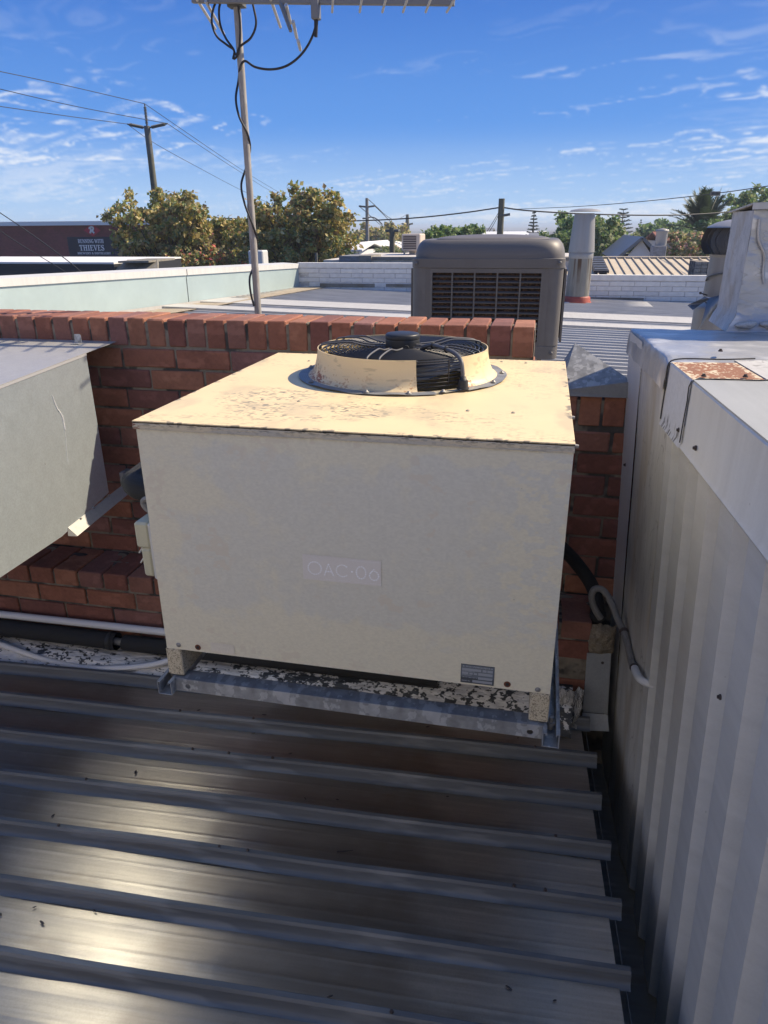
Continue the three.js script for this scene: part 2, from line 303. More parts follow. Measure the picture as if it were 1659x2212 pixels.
const tChip = tex(256, 256, (u, v) => { const s = sm(0.56, 0.62, fbm(u, v, 26, 4, 4, 1021)) * (1 - sm(0.10, 0.30, v)); return mix3([0.53, 0.545, 0.56].map(x => x * (0.9 + 0.2 * fbm(u, v, 20, 20, 3, 1031))), [0.12, 0.12, 0.12], s); }, { clamp: true });
const mChip = mat(0xffffff, 0.55, { map: tChip });
const mSeal = mat([0.030, 0.030, 0.032], 0.6), mBlack = mat([0.018, 0.019, 0.021], 0.55), mBlackSoft = mat([0.014, 0.0145, 0.016], 0.8, { bumpMap: tMortarB, bumpScale: 0.002 });
const mMotor = mat([0.022, 0.024, 0.026], 0.45), mWire = mat([0.035, 0.035, 0.037], 0.35), mArm = mat([0.10, 0.10, 0.105], 0.5);
const mPVC = mat([0.66, 0.67, 0.69], 0.35), mConduit = mat([0.34, 0.34, 0.34], 0.5), mConduitGrey = mat([0.25, 0.245, 0.235], 0.55, { map: tGrain });
const mScrew = mat([0.26, 0.255, 0.245], 0.5, { metalness: 0.4 }), mScrewDark = mat([0.06, 0.045, 0.04], 0.6), mRustSpot = mat([0.15, 0.05, 0.025], 0.9);
const mPlastic = mat([0.62, 0.62, 0.60], 0.45, { map: tWall }), mPlasticYellow = mat([0.56, 0.54, 0.40], 0.45, { map: tWall });
const tFascia = tex(1024, 256, (u, v) => { const n = fbm(u, v, 9, 2, 4, 1101), f = fbm(u, v, 60, 16, 3, 1111), k = 0.94 + 0.16 * (n - 0.5) + 0.05 * (f - 0.5); return [0.43 * k, 0.535 * k, 0.54 * k]; }, { size: 3, size2: 0.8 });
const tFasciaR = tex(512, 256, (u, v) => 0.30 + 0.5 * fbm(u, v, 7, 2, 4, 1121), { data: true, size: 3, size2: 0.8 });
const mFascia = mat(0xffffff, 0.9, { map: tFascia, roughnessMap: tFasciaR, metalness: 0.25 });
const mWhite = mat([0.60, 0.61, 0.60], 0.6, { map: tWall });
const tWB = tex(256, 256, (u, v) => { const k = 0.92 + 0.2 * (fbm(u, v, 8, 8, 4, 1131) - 0.5); return [0.76 * k, 0.755 * k, 0.72 * k]; }, { size: 0.5 });
const mWhiteBrick = mat(0xffffff, 0.8, { map: tWB }), mWhiteBrick2 = mat([0.93, 0.93, 0.94], 0.8, { map: tWB }), mWhiteJoint = mat([0.58, 0.575, 0.56], 0.9, { map: tGrain });
const tRear = tex(512, 512, (u, v) => { const k = 0.9 + 0.3 * (fbm(u, v, 5, 40, 4, 1141) - 0.5) + 0.25 * (fbm(u, v, 6, 6, 4, 1151) - 0.5); return [0.43 * k, 0.425 * k, 0.41 * k]; }, { size: 1.6 });
const mRearRoof = mat(0xffffff, 0.55, { map: tRear, metalness: 0.25 }), mRearFlat = mat([0.48, 0.475, 0.455], 0.6, { map: tWall });
const mTan = mat([0.55, 0.47, 0.35], 0.7, { map: tWall }), mTanRib = mat([0.50, 0.425, 0.315], 0.7, { map: tWall });
const tCool = tex(256, 256, (u, v) => { const k = 0.9 + 0.25 * (fbm(u, v, 6, 6, 4, 1161) - 0.5) + 0.08 * (vn(u * 120, v * 120, 120, 120, 7) - 0.5); return [0.150 * k, 0.138 * k, 0.128 * k]; }, { size: 0.7 });
const mCool = mat(0xffffff, 0.52, { map: tCool });
const tPad = tex(256, 256, (u, v) => { const n = fbm(u, v, 60, 60, 3, 1171); return mix3([0.02, 0.013, 0.010], [0.125, 0.068, 0.042], sm(0.40, 0.68, n)); }, { size: 0.4 });
const mPad = mat(0xffffff, 0.95, { map: tPad });
const tFlueSt = tex(512, 512, (u, v) => {
  const b = fbm(u, v, 40, 4, 5, 1181), drip = sm(0.50, 0.72, fbm(u, v, 36, 1, 5, 1191)) * sm(0.1, 0.9, v + 0.5 * (fbm(u, v, 20, 6, 4, 5) - 0.5));
  let c = mix3([0.33, 0.31, 0.27], [0.19, 0.19, 0.16], b); c = mix3(c, [0.10, 0.06, 0.035], clamp(drip)); return c;
}, { clamp: true });
const mFlueLow = mat(0xffffff, 0.55, { map: tFlueSt, metalness: 0.3 }), mFlueTop = mat([0.36, 0.35, 0.33], 0.45, { map: tWall, metalness: 0.35 }), mRedSeal = mat([0.42, 0.085, 0.055], 0.6, { map: tGrain });
const mMast = mat([0.40, 0.385, 0.355], 0.6, { map: tGrain, metalness: 0.2 }), mAerial = mat([0.50, 0.50, 0.49], 0.45, { metalness: 0.45 }), mAerialDark = mat([0.20, 0.205, 0.21], 0.5, { metalness: 0.3 });
const mWood = mat([0.135, 0.135, 0.10], 0.9, { map: tGrain }), mIron = mat([0.10, 0.105, 0.10], 0.7), mLine = mat([0.035, 0.036, 0.038], 0.7);
const tRedWall = tex(512, 512, (u, v) => { const k = 0.85 + 0.3 * (fbm(u, v, 5, 5, 4, 1201) - 0.5) + 0.25 * (vn(u * 32, v * 64, 32, 64, 9) - 0.5); return [0.20 * k, 0.050 * k, 0.052 * k]; }, { size: 4 });
const mRedWall = mat(0xffffff, 0.9, { map: tRedWall });
const mDark = mat([0.022, 0.025, 0.032], 0.6), mConcrete = mat([0.50, 0.48, 0.43], 0.85, { map: tOld }), mSteelRoof = mat([0.50, 0.51, 0.52], 0.5, { map: tRear }), mRoofWhite = mat([0.72, 0.72, 0.71], 0.6), mTile = mat([0.30, 0.105, 0.06], 0.85, { map: tGrain }), mRender = mat([0.62, 0.60, 0.56], 0.85, { map: tGrain }), mGlass = mat([0.03, 0.035, 0.04], 0.15), mGreyRender = mat([0.24, 0.25, 0.27], 0.8, { map: tGrain });
const mBark = mat([0.12, 0.095, 0.07], 0.95, { map: tGrain }), mLeaf = new THREE.MeshPhysicalMaterial({ vertexColors: true, roughness: 0.85, side: THREE.DoubleSide, transmission: 0.42, thickness: 0 });
const tGround = tex(512, 512, (u, v) => { const k = 0.7 + 0.6 * fbm(u, v, 16, 16, 5, 1211); return mix3([0.06 * k, 0.058 * k, 0.055 * k], [0.09 * k, 0.10 * k, 0.05 * k], sm(0.45, 0.6, fbm(u, v, 5, 5, 4, 1221))); }, { size: 30 });

// ------------------------------------------------------------------ the setting far below and around
structure('ground', (() => { const g = new THREE.PlaneGeometry(4000, 4000); g.rotateX(-PI / 2); g.translate(0, GROUND, 0); return boxUV(g); })(), mat(0xffffff, 0.95, { map: tGround }));

// ------------------------------------------------------------------ the red brick parapet
const R = rng(11);
const ZW = -2.657, YT = -0.3315, XEND = -0.016;     // wall face, cap top, end of the tall cap
const variants = (w, h, d, n, c = 0.0035) => Array.from({ length: n }, (_, i) => { const g = cbox(w + (R() - 0.5) * 0.004, h + (R() - 0.5) * 0.003, d + (R() - 0.5) * 0.002, c * (0.7 + 0.8 * R())); return boxUV(g, R() * 5, R() * 5); });
{
  const w = thing('brick_wall', 'red brick parapet wall with a brick-on-edge coping behind the cream condenser', 'wall', [-1.5, -1.9, ZW - 0.115]);
  part(w, 'mortar', [bx(-9, XEND - 0.004, -4, YT - 0.014, ZW - 0.223, ZW - 0.007), bx(XEND - 0.0045, 0.42, -4, -0.592, ZW - 0.222, ZW - 0.0072)], mMortar);
  const edge = variants(0.075, 0.110, 0.230, 6), str = variants(0.230, 0.076, 0.108, 6), half = variants(0.108, 0.076, 0.108, 3);
  const put = (g, x, y, z, tilt = 0.006) => { const b = part(w, 'brick', g[(R() * g.length) | 0], mBricks[(R() * mBricks.length) | 0]); b.position.add(new V3(x, y, z)); b.rotation.set((R() - 0.5) * tilt, (R() - 0.5) * tilt, (R() - 0.5) * tilt * 1.6); };
  for (let k = 0; k < 40; k++) put(edge, XEND - 0.043 - 0.086 * k + (R() - 0.5) * 0.005, YT - 0.056 + (R() - 0.5) * 0.004, ZW - 0.116 + (R() - 0.5) * 0.004, 0.014);
  for (let k = 0; k < 5; k++) put(edge, XEND + 0.043 + 0.086 * k, -0.575 - 0.057, ZW - 0.116, 0.012);
  for (let c = 0; c < 11; c++) {
    const y = -0.448 - 0.086 * c - 0.043, off = c % 2 ? 0.12 : 0, end = c < 3 ? XEND : 0.402;
    for (let k = 0; k < 16; k++) {
      const x1 = end - off - 0.24 * k, x0 = x1 - 0.23; if (x1 < -3.3) break;
      put(str, (x0 + x1) / 2 + (R() - 0.5) * 0.004, y + (R() - 0.5) * 0.003, ZW - 0.054);
    }
    if (off) put(half, end - 0.055, y, ZW - 0.054);
  }
  const squeeze = [];                             // mortar left standing in the coping joints
  for (let k = 0; k < 26; k++) { const x = XEND - 0.086 * (k + 1), g = new THREE.IcosahedronGeometry(0.008, 1); g.scale(0.6 + R() * 0.8, 0.5 + R() * 0.5, 1.2 + R() * 2.5); g.translate(x + (R() - 0.5) * 0.006, YT - 0.012 + R() * 0.004, ZW - 0.01 - R() * 0.10); squeeze.push(g); }
  part(w, 'joint_mortar', squeeze, mMortarPale, { kind: 'stuff' });
}
// the plinth it steps out on
{
  const w = thing('brick_plinth', 'dark brick ledge at the foot of the parapet behind the pipes', 'ledge', [-1.5, -1.95, -2.54]);
  const ZF = -2.430, YL = -1.391;
  part(w, 'mortar', grid(200, 6, (u, v) => { const x = mix(-3.6, 0.27, u), n = fbm(u * 0.7 + 0.1, v * 0.2, 90, 24, 3, 61); return [x, YL - 0.012 + 0.020 * sm(0.46, 0.74, n) * sm(0.15, 0.7, v), mix(ZF - 0.008, ZW - 0.006, v)]; }), mMortar);
  part(w, 'mortar', bx(-3.6, 0.268, -2.5, YL - 0.016, ZW - 0.005, ZF - 0.008), mMortar);
  const head = variants(0.110, 0.076, 0.225, 5), str = variants(0.230, 0.076, 0.108, 5);
  const put = (g, x, y, z) => { const b = part(w, 'brick', g[(R() * g.length) | 0], mBricks[(R() * mBricks.length) | 0]); b.position.add(new V3(x, y, z)); b.rotation.set((R() - 0.5) * 0.008, (R() - 0.5) * 0.012, (R() - 0.5) * 0.010); };
  for (let k = 0; k < 31; k++) put(head, 0.215 - 0.122 * k, YL - 0.038, ZF - 0.1115);
  for (let c = 0; c < 5; c++) for (let k = 0; k < 15; k++) put(str, 0.155 - (c % 2 ? 0.12 : 0) - 0.241 * k, YL - 0.126 - 0.087 * c, ZF - 0.054);
}

// ------------------------------------------------------------------ the near roof: standing-rib steel sheets, a gutter, the clad wall on the right
const YP = -1.811;
{
  const roof = thing('metal_roof', 'weathered ribbed steel roof in the shade below the condenser', 'roof', [-1.5, YP - 0.05, -0.8], { turn: B3 });
  const pitch = 0.2027;
  for (let k = 0; k < 17; k++) {
    const b0 = -2.545 + pitch * k, b1 = b0 + pitch, rz = b0 + 0.203 - 0.0, r = R;
    const wave = (a, q) => YP + q + 0.0016 * Math.sin(a * 2.3 + k) + 0.0012 * Math.sin(a * 7.1 + 2 * k);
    const A0 = -4.2, A1 = 0.420;
    part(roof, 'roof_pan', profile([[b0 + 0.030, 0.0], [b0 + 0.058, 0.0002], [b0 + 0.066, 0.0006], [b0 + 0.074, 0.0002], [b0 + 0.126, 0.0002], [b0 + 0.134, 0.0006], [b0 + 0.142, 0.0002], [b1 - 0.028, 0.0]],
      (p, q, t) => [t - 0.012 + (Math.abs(t - A1) < 1e-6 ? -0.02 : 0), wave(t, q), p], A0, A1, { nt: 26 }), mRoof);
    part(roof, 'roof_rib', [profile([[b1 + 0.033, 0.0002], [b1 + 0.026, 0.002], [b1 + 0.0205, 0.006], [b1 + 0.017, 0.0125], [b1 + 0.0125, 0.030], [b1 + 0.0125, 0.0325], [b1 + 0.0095, 0.0375], [b1 + 0.0075, 0.041], [b1 - 0.0065, 0.041], [b1 - 0.010, 0.0365], [b1 - 0.016, 0.0125], [b1 - 0.0205, 0.005], [b1 - 0.031, 0.0002]],
      (p, q, t) => [t, wave(t, q), p + 0.0015 * Math.sin(t * 5 + k)], A0, A1 + 0.004 * Math.sin(k * 2.1), { nt: 26 })].map(g => smooth(g, 0.45)), mRib);
    part(roof, 'pan_stop', plate([[A1 - 0.012, YP - 0.022, b0 + 0.03], [A1 - 0.012, YP - 0.022, b1 - 0.03], [A1 - 0.014, YP + 0.001, b1 - 0.03], [A1 - 0.014, YP + 0.001, b0 + 0.03]], 0.001), mRib);
  }
  part(roof, 'roof_sheet', profile(Array.from({ length: 27 }, (_, k) => { const b = 0.92 + pitch * k; return [[b, 0], [b + 0.155, 0], [b + 0.168, 0.041], [b + 0.190, 0.041]]; }).flat(), (p, q, t) => [t, YP + q - 0.002, p], -9, 0.42), mRoof);
  part(roof, 'roof_sheet', profile(Array.from({ length: 17 }, (_, k) => { const b = -2.545 + pitch * k; return [[b, 0], [b + 0.155, 0], [b + 0.168, 0.041], [b + 0.190, 0.041]]; }).flat(), (p, q, t) => [t, YP + q - 0.002, p], -9, -4.19), mRoof);
  const clips = []; for (let i = 0; i < 16; i++) { const k = (R() * 7) | 0, g = new THREE.CylinderGeometry(0.004, 0.0055, 0.006, 8); g.translate(-1.4 + R() * 1.7, YP + 0.043, -2.342 + pitch * k); clips.push(g); }
  part(roof, 'roof_screw', clips, mScrewDark, { kind: 'stuff' });
  const g = thing('box_gutter', 'dark box gutter between the ribbed roof and the clad wall', 'gutter', [0.47, -2.25, -1.4], { turn: B3 });
  part(g, 'trough', [bx(0.36, 0.372, -2.25, YP - 0.03, -3.0, 1.0), bx(0.372, 0.60, -2.25, -2.238, -3.0, 1.0)], mRib);
}
{                                                  // scraps blown onto the roof
  const l = []; for (let i = 0; i < 30; i++) { const a = -1.5 + R() * 1.75, b = -2.3 + R() * 1.35, s = 0.002 + 0.003 * R(), g = new THREE.IcosahedronGeometry(s, 0); g.scale(1.6 + R(), 0.35, 0.8); g.rotateY(R() * 6); g.translate(a, YP + 0.006, b); l.push(g); }
  l.push(rod([-0.42, YP + 0.006, -1.60], [-0.37, YP + 0.009, -1.61], 0.0022, 0.0014, 6));
  solo('leaf_litter', 'dark leaf scraps and twigs scattered on the ribbed roof', 'litter', l, mScrewDark, { kind: 'stuff', turn: B3 });
}
const wallA = y => 0.462 + 0.05 * (-0.42 - y);     // the clad wall leans out a little to its top
{
  const w = thing('clad_wall', 'pale ribbed steel wall with folded parapet cap beside the condenser', 'wall', [0.7, -2.2, -1.6], { turn: B3 });
  const pts = []; const y0 = -2.2, y1 = -0.50;
  for (let k = 0; k < 18; k++) { const s = -2.065 + 0.19 * k; pts.push([s, 0.036], [s + 0.010, 0.0], [s + 0.106, 0.0], [s + 0.126, 0.036]); if (k < 17) pts.push([s + 0.152, 0.036], [s + 0.155, 0.032], [s + 0.160, 0.032], [s + 0.163, 0.036]); }
  pts.unshift([-2.20, 0.036]);
  part(w, 'wall_sheet', profile(pts, (p, q, t) => [wallA(t) + 0.008 + q, t, p], y0, y1, { nt: 4 }), mClad);
  // the flat corner piece next to the bricks, in two lapped strips
  part(w, 'corner_flashing', grid(8, 24, (u, v) => { const y = mix(-2.2, -0.40, v), b = mix(-2.43, -2.03, u); return [wallA(y) - 0.004 + 0.005 * (fbm(u * 0.4, v * 0.4, 16, 16, 3, 71) - 0.5) + (u > 0.93 ? 0.012 : 0), y, b]; }), mOld);
  part(w, 'corner_flashing', grid(6, 24, (u, v) => { const y = mix(-2.2, -0.345, v), b = mix(-2.66, -2.418, u); return [wallA(y) - 0.009 + 0.004 * (fbm(u * 0.3, v * 0.3, 16, 16, 3, 73) - 0.5), y, b]; }), mClad);
  // parapet cap: sun-facing top sheet and the folded face
  part(w, 'parapet_cap', [plate([[0.462, -0.345, -1.795], [0.462, -0.345, 1.0], [1.9, -0.325, 1.0], [1.9, -0.325, -1.795]], 0.004)], mCapTop);
  part(w, 'cap_face', smooth(profile([[0.463, -0.347], [0.460, -0.352], [0.458, -0.500], [0.452, -0.512], [0.455, -0.518]], (p, q, t) => [p, q + 0.0012 * Math.sin(t * 3), t], -1.792, 1.0, { nt: 10 }), 0.5), mCapPaint);
  part(w, 'cap_face', smooth(profile([[0.461, -0.343], [0.4575, -0.349], [0.4555, -0.500], [0.450, -0.514]], (p, q, t) => [p, q, t], -2.03, -1.789, { nt: 2 }), 0.5), mChip, { label: 'white painted end of the cap face with chipped lower edge' });
  const uvfix = g => { g.computeBoundingBox(); const b = g.boundingBox, p = g.attributes.position, uv = g.attributes.uv; for (let i = 0; i < p.count; i++) uv.setXY(i, (p.getZ(i) - b.min.z) / (b.max.z - b.min.z), (p.getY(i) - b.min.y) / (b.max.y - b.min.y)); };
  uvfix(w.children.at(-1).geometry);
  const rp = grid(1, 1, (u, v) => [mix(0.460, 0.625, u), -0.3425 + 0.002 * u, mix(-1.792, -2.03, v)]); part(w, 'rust_patch', rp, mRust, { label: 'square of bare orange rust on the cap' });
  part(w, 'cap_sheet', plate([[0.628, -0.341, -1.797], [0.628, -0.341, -2.06], [1.9, -0.322, -2.06], [1.9, -0.322, -1.797]], 0.005), mOld);
  part(w, 'sealant', [tube([[0.452, -0.50, -2.030], [0.4535, -0.42, -2.033], [0.4545, -0.345, -2.034], [0.47, -0.337, -2.040], [0.60, -0.334, -2.042], [0.68, -0.333, -2.060]], 0.0020, 40, 6), tube([[0.452, -0.50, -1.79], [0.455, -0.40, -1.792], [0.459, -0.346, -1.793], [0.50, -0.341, -1.794], [0.63, -0.339, -1.79], [0.70, -0.338, -1.87], [0.8, -0.336, -2.02]], 0.0016, 40, 6)], mSeal);
  const sc = (x, y, z, d) => { const s = part(w, 'screw', [rod([x, y, z], [x + d[0] * 0.007, y + d[1] * 0.007, z + d[2] * 0.007], 0.0045, 0.0038, 6), rod([x, y, z], [x + d[0] * 0.003, y + d[1] * 0.003, z + d[2] * 0.003], 0.0065, 0.006, 12)], mScrewDark); };
  sc(0.457, -0.475, -1.66, [-1, 0, 0]); sc(0.457, -0.478, -1.83, [-1, 0, 0]); sc(0.49, -0.339, -1.815, [0, 1, 0]); sc(0.585, -0.338, -1.815, [0, 1, 0]); sc(0.60, -0.322, -2.10, [0, 1, 0]); sc(0.80, -0.32, -2.22, [0, 1, 0]); sc(0.84, -0.318, -2.12, [0, 1, 0]); sc(wallA(-0.9), -0.90, -1.30, [-1, 0, 0]); sc(wallA(-0.62) - 0.004, -0.80, -2.54, [-1, 0, 0]); sc(wallA(-0.62) - 0.004, -0.42, -2.58, [-1, 0, 0]);
  // old roofing membrane dressed over the corner
  part(w, 'membrane', grid(40, 26, (u, v) => {
    const a = mix(0.40, 1.9, u * u * 0.7 + u * 0.3), b = mix(-2.045, -2.70, v), s = clamp((a - 0.40) / 0.06), n = fbm(u * 0.9, v * 0.9, 10, 8, 4, 81);
    const drop = 0.085 * (1 - Math.sin(s * PI / 2)) ** 1.4, x = 0.449 + Math.max(0, a - 0.46) * 1.0 + (s < 1 ? 0.012 * Math.sin(s * PI / 2) * s : 0.012);
    return [x + 0.004 * (n - 0.5), -0.339 - drop + 0.014 * (n - 0.5) + 0.005 * Math.sin(v * PI) - (v < 0.06 ? 0.008 : 0), b];
  }), mSilver);
  const body = part(w, 'upstand', [bx(0.56, 1.9, -2.2, -0.352, -2.66, -2.0), bx(0.58, 1.9, -2.2, -0.352, -1.99, 1.0)], mClad);
}
{                                                  // the rendered flue box on top of it
  const f = thing('flue_box', 'silver painted flue box rising from the membrane roof', 'flue box', [1.1, -0.33, -2.8], { turn: B3 });
  const side = (a0, a1, b0, b1) => grid(10, 16, (u, v) => { const n = fbm(u * 0.6, v * 0.8, 12, 12, 4, 91), f0 = sm(0.16, 0, v); return [mix(a0, a1, u) - 0.006 * (n - 0.5) - 0.03 * f0, mix(-0.335, 0.046, v), mix(b0, b1, u) + 0.006 * (n - 0.5) + 0.022 * f0]; });
  part(f, 'side_wall', side(0.808, 0.782, -2.96, -2.63), mOld);
  part(f, 'front_wall', side(0.782, 1.7, -2.63, -2.63), mSilver);
  part(f, 'core', bx(0.82, 1.7, -0.335, 0.044, -2.95, -2.645), mOld);
  part(f, 'lid', [plate([[0.797, 0.047, -2.975], [0.770, 0.066, -2.615], [1.25, 0.090, -2.60], [1.25, 0.075, -2.975]], 0.004), plate([[0.770, 0.066, -2.613], [0.770, 0.048, -2.613], [1.25, 0.060, -2.60], [1.25, 0.090, -2.60]], 0.003)], mOld);
  part(f, 'crack_filler', tube([[0.80, 0.02, -2.624], [0.808, -0.04, -2.622], [0.835, -0.09, -2.622], [0.84, -0.14, -2.622], [0.85, -0.18, -2.622]], 0.005, 30, 5), mOld);
  const lump = []; for (let i = 0; i < 16; i++) { const g = new THREE.IcosahedronGeometry(0.010 + 0.010 * R(), 1); g.scale(1.4, 0.6, 1); g.translate(0.80 + R() * 0.18, -0.318 + 0.014 * R(), -2.605 - 0.01 * R()); lump.push(g); }
  part(f, 'mortar_bead', lump, mOld);
}
{                                                  // folded offcut lying on the low end of the brick wall
  const t = thing('sheet_metal_tray', 'bent grey triangular metal tray lying on the low end of the brick wall', 'metal tray', [0.2, -0.575, -2.75]);
  part(t, 'plate', [plate([[0.085, -0.557, -2.648], [0.335, -0.516, -2.650], [0.138, -0.436, -3.0], [0.100, -0.497, -2.955]], 0.002)], mat([0.34, 0.34, 0.335], 0.6, { map: tStrut, metalness: 0.2 }));
  part(t, 'lip', plate([[0.085, -0.556, -2.646], [0.335, -0.515, -2.648], [0.335, -0.573, -2.640], [0.085, -0.575, -2.640]], 0.002), mat([0.24, 0.24, 0.235], 0.6, { map: tGalv, metalness: 0.3 }));
}

// ------------------------------------------------------------------ the condenser
const LX0 = -0.927, LX1 = 0.087, LZ0 = -1.459, LZ1 = -2.451, LY = -0.4166, FX = -0.407, FZ = -2.135;
{
  const c = thing('condenser_unit', 'cream box air conditioning condenser with a fan ring on its lid', 'air conditioner', [-0.42, -1.128, -1.95]);
  // lid with the fan opening
  const sh = new THREE.Shape(); sh.moveTo(LX0, -LZ1); sh.lineTo(LX1, -LZ1); sh.lineTo(LX1, -LZ0); sh.lineTo(LX0, -LZ0); sh.closePath();
  const hole = new THREE.Path(); hole.absarc(FX, -FZ, 0.262, 0, 2 * PI, true); sh.holes.push(hole);
  const lg = new THREE.ExtrudeGeometry(sh, { depth: 0.004, bevelEnabled: true, bevelThickness: 0.0015, bevelSize: 0.0015, bevelOffset: -0.0015, bevelSegments: 2, curveSegments: 48 }); lg.rotateX(-PI / 2); lg.translate(0, LY - 0.0055, 0);
  { const g = flat(lg), p = g.attributes.position, uv = g.attributes.uv; for (let i = 0; i < p.count; i++) uv.setXY(i, (p.getX(i) - LX0) / (LX1 - LX0), (p.getZ(i) - LZ0) / (LZ1 - LZ0)); 
    const lid = part(c, 'lid', g, mLid);
    const rim = (pts) => { const q = new THREE.BufferGeometry(); const P = []; for (const [a, b, e, f] of pts) P.push(...a, ...b, ...e, ...a, ...e, ...f); q.setAttribute('position', new THREE.Float32BufferAttribute(P, 3)); const U = []; for (let i = 0; i < pts.length; i++) U.push(0, 0, 1, 0, 1, 1, 0, 0, 1, 1, 0, 1); q.setAttribute('uv', new THREE.Float32BufferAttribute(U, 2)); q.computeVertexNormals(); return q; };
    const yb = LY - 0.0205, yt = LY - 0.003;
    part(lid, 'rim', rim([[[LX0, yb, LZ0], [LX1, yb, LZ0], [LX1, yt, LZ0], [LX0, yt, LZ0]], [[LX1, yb, LZ0], [LX1, yb, LZ1], [LX1, yt, LZ1], [LX1, yt, LZ0]], [[LX0, yb, LZ1], [LX0, yb, LZ0], [LX0, yt, LZ0], [LX0, yt, LZ1]], [[LX1, yb, LZ1], [LX0, yb, LZ1], [LX0, yt, LZ1], [LX1, yt, LZ1]]]), mRim);
    for (const [x, z] of [[-0.70, -1.72], [-0.60, -1.72], [-0.16, -1.70], [-0.05, -1.70], [-0.66, -2.36], [-0.12, -2.40], [-0.04, -2.39], [-0.76, -2.30]]) part(lid, 'lid_screw', lathe([[0, 0.0035], [0.004, 0.003], [0.0065, 0]], [x, LY, z], 12), mCream);
    for (const z of [-1.475, -1.72, -2.2]) part(lid, 'lid_screw', rod([LX1, LY - 0.010, z], [LX1 + 0.008, LY - 0.010, z], 0.0055, 0.004, 8), mScrew);
  }
  const bx0 = -0.921, bx1 = 0.0855, bz0 = -1.463, bz1 = -2.446, yb = -1.044, ytp = LY - 0.006;
  const fp = grid(20, 14, (u, v) => [mix(bx0, bx1, u), mix(yb, ytp, v), bz0 + 0.004 * Math.sin(u * PI) * Math.sin(v * PI)]);   // a thin panel bellies a little
  const front = part(c, 'front_panel', fp, mFront);
  part(front, 'panel_return', [bx(bx0, bx1, yb, yb + 0.001, bz0 - 0.02, bz0 - 0.0004)], mCream);
  const side = x => grid(2, 2, (u, v) => [x, mix(yb, ytp, v), mix(bz0 - 0.001, bz1, u)]);
  part(c, 'side_panel', side(bx0), mFront); part(c, 'side_panel', side(bx1), mFront);
  part(c, 'back_panel', grid(1, 1, (u, v) => [mix(bx0, bx1, u), mix(yb, ytp, v), bz1]), mFront);
  part(c, 'base_pan', bx(bx0 + 0.002, bx1 - 0.002, yb + 0.002, yb + 0.005, bz1 + 0.002, bz0 - 0.002), mFoot);
  for (const [x0, x1] of [[-0.926, -0.881], [0.040, 0.0868]]) part(c, 'foot', cbx(x0, x1, -1.128, yb - 0.001, bz1 + 0.02, bz0 + 0.0005, 0.003), mFoot);
  for (const [x, y] of [[-0.885, -1.030], [0.056, -1.034]]) part(front, 'panel_screw', [lathe([[0, 0.003], [0.004, 0.0028], [0.007, 0]], [0, 0, 0], 14).rotateX(PI / 2).translate(x, y, bz0 + 0.0012), bx(x - 0.004, x + 0.004, y - 0.0008, y + 0.0008, bz0 + 0.003, bz0 + 0.0046), bx(x - 0.0008, x + 0.0008, y - 0.004, y + 0.004, bz0 + 0.003, bz0 + 0.0044)], mScrew);
  for (const [x, y] of [[-0.829, -1.030], [-0.017, -1.029]]) { part(front, 'rust_hole', new THREE.CircleGeometry(0.0085, 18).translate(x, y, bz0 + 0.0012), mRustSpot); part(front, 'screw_hole', new THREE.CircleGeometry(0.0048, 16).translate(x, y, bz0 + 0.0018), mBlack); }
  // stencilled tag, dashes of worn white on a faded patch
  {
    const cv = document.createElement('canvas'); cv.width = 768; cv.height = 264; const g = cv.getContext('2d');
    g.fillStyle = 'rgb(219,214,206)'; g.fillRect(0, 0, 768, 264);
    const q = rng(5); for (let i = 0; i < 2200; i++) { const s = 200 + q() * 20; g.fillStyle = `rgba(${s | 0},${(s - 6) | 0},${(s - 20) | 0},0.25)`; g.fillRect(q() * 768, q() * 264, 3 + q() * 12, 2 + q() * 5); }
    const dash = pts => { let L = [0]; for (let i = 1; i < pts.length; i++) L.push(L[i - 1] + Math.hypot(pts[i][0] - pts[i - 1][0], pts[i][1] - pts[i - 1][1])); for (let s = 0; s + 14 < L.at(-1); s += 23) { const P = t => { let i = 1; while (i < L.length - 1 && L[i] < t) i++; const k = (t - L[i - 1]) / (L[i] - L[i - 1]); return [mix(pts[i - 1][0], pts[i][0], k), mix(pts[i - 1][1], pts[i][1], k)]; }; const a = P(s), b = P(s + 15); g.strokeStyle = `rgba(246,248,250,${0.75 + 0.25 * q()})`; g.lineWidth = 10 + q() * 3.5; g.beginPath(); g.moveTo(...a); g.lineTo(...b); g.stroke(); } };
    const arc = (cx, cy, rx, ry, a0, a1) => Array.from({ length: 41 }, (_, i) => { const a = rad(mix(a0, a1, i / 40)); return [cx + rx * Math.cos(a), cy - ry * Math.sin(a)]; });
    dash(arc(118, 136, 66, 66, 90, -270)); dash([[212, 204], [256, 78]]); dash([[256, 78], [304, 204]]); dash([[222, 160], [294, 160]]); dash(arc(392, 138, 60, 62, 42, 318));
    g.fillStyle = 'rgb(246,248,250)'; g.fillRect(476, 132, 18, 14); dash(arc(574, 140, 46, 64, 90, -270)); dash(arc(700, 160, 44, 48, 90, -270)); dash([[664, 138], [712, 76]]);
    g.strokeStyle = 'rgba(240,243,246,0.75)'; g.lineWidth = 3; for (let x = 470; x < 760; x += 22) { g.beginPath(); g.moveTo(x, 20); g.lineTo(x + 13, 21); g.stroke(); } for (let x = 230; x < 760; x += 24) if (q() > 0.2) { g.beginPath(); g.moveTo(x, 244); g.lineTo(x + 14, 245); g.stroke(); }
    const t = new THREE.CanvasTexture(cv); t.colorSpace = THREE.SRGBColorSpace;
    part(front, 'number_tag', new THREE.PlaneGeometry(0.194, 0.067).translate(-0.4245, -0.759, bz0 + 0.0052), mat(0xffffff, 0.6, { map: t }), { label: 'faded OAC 06 tag in dashed white letters' });
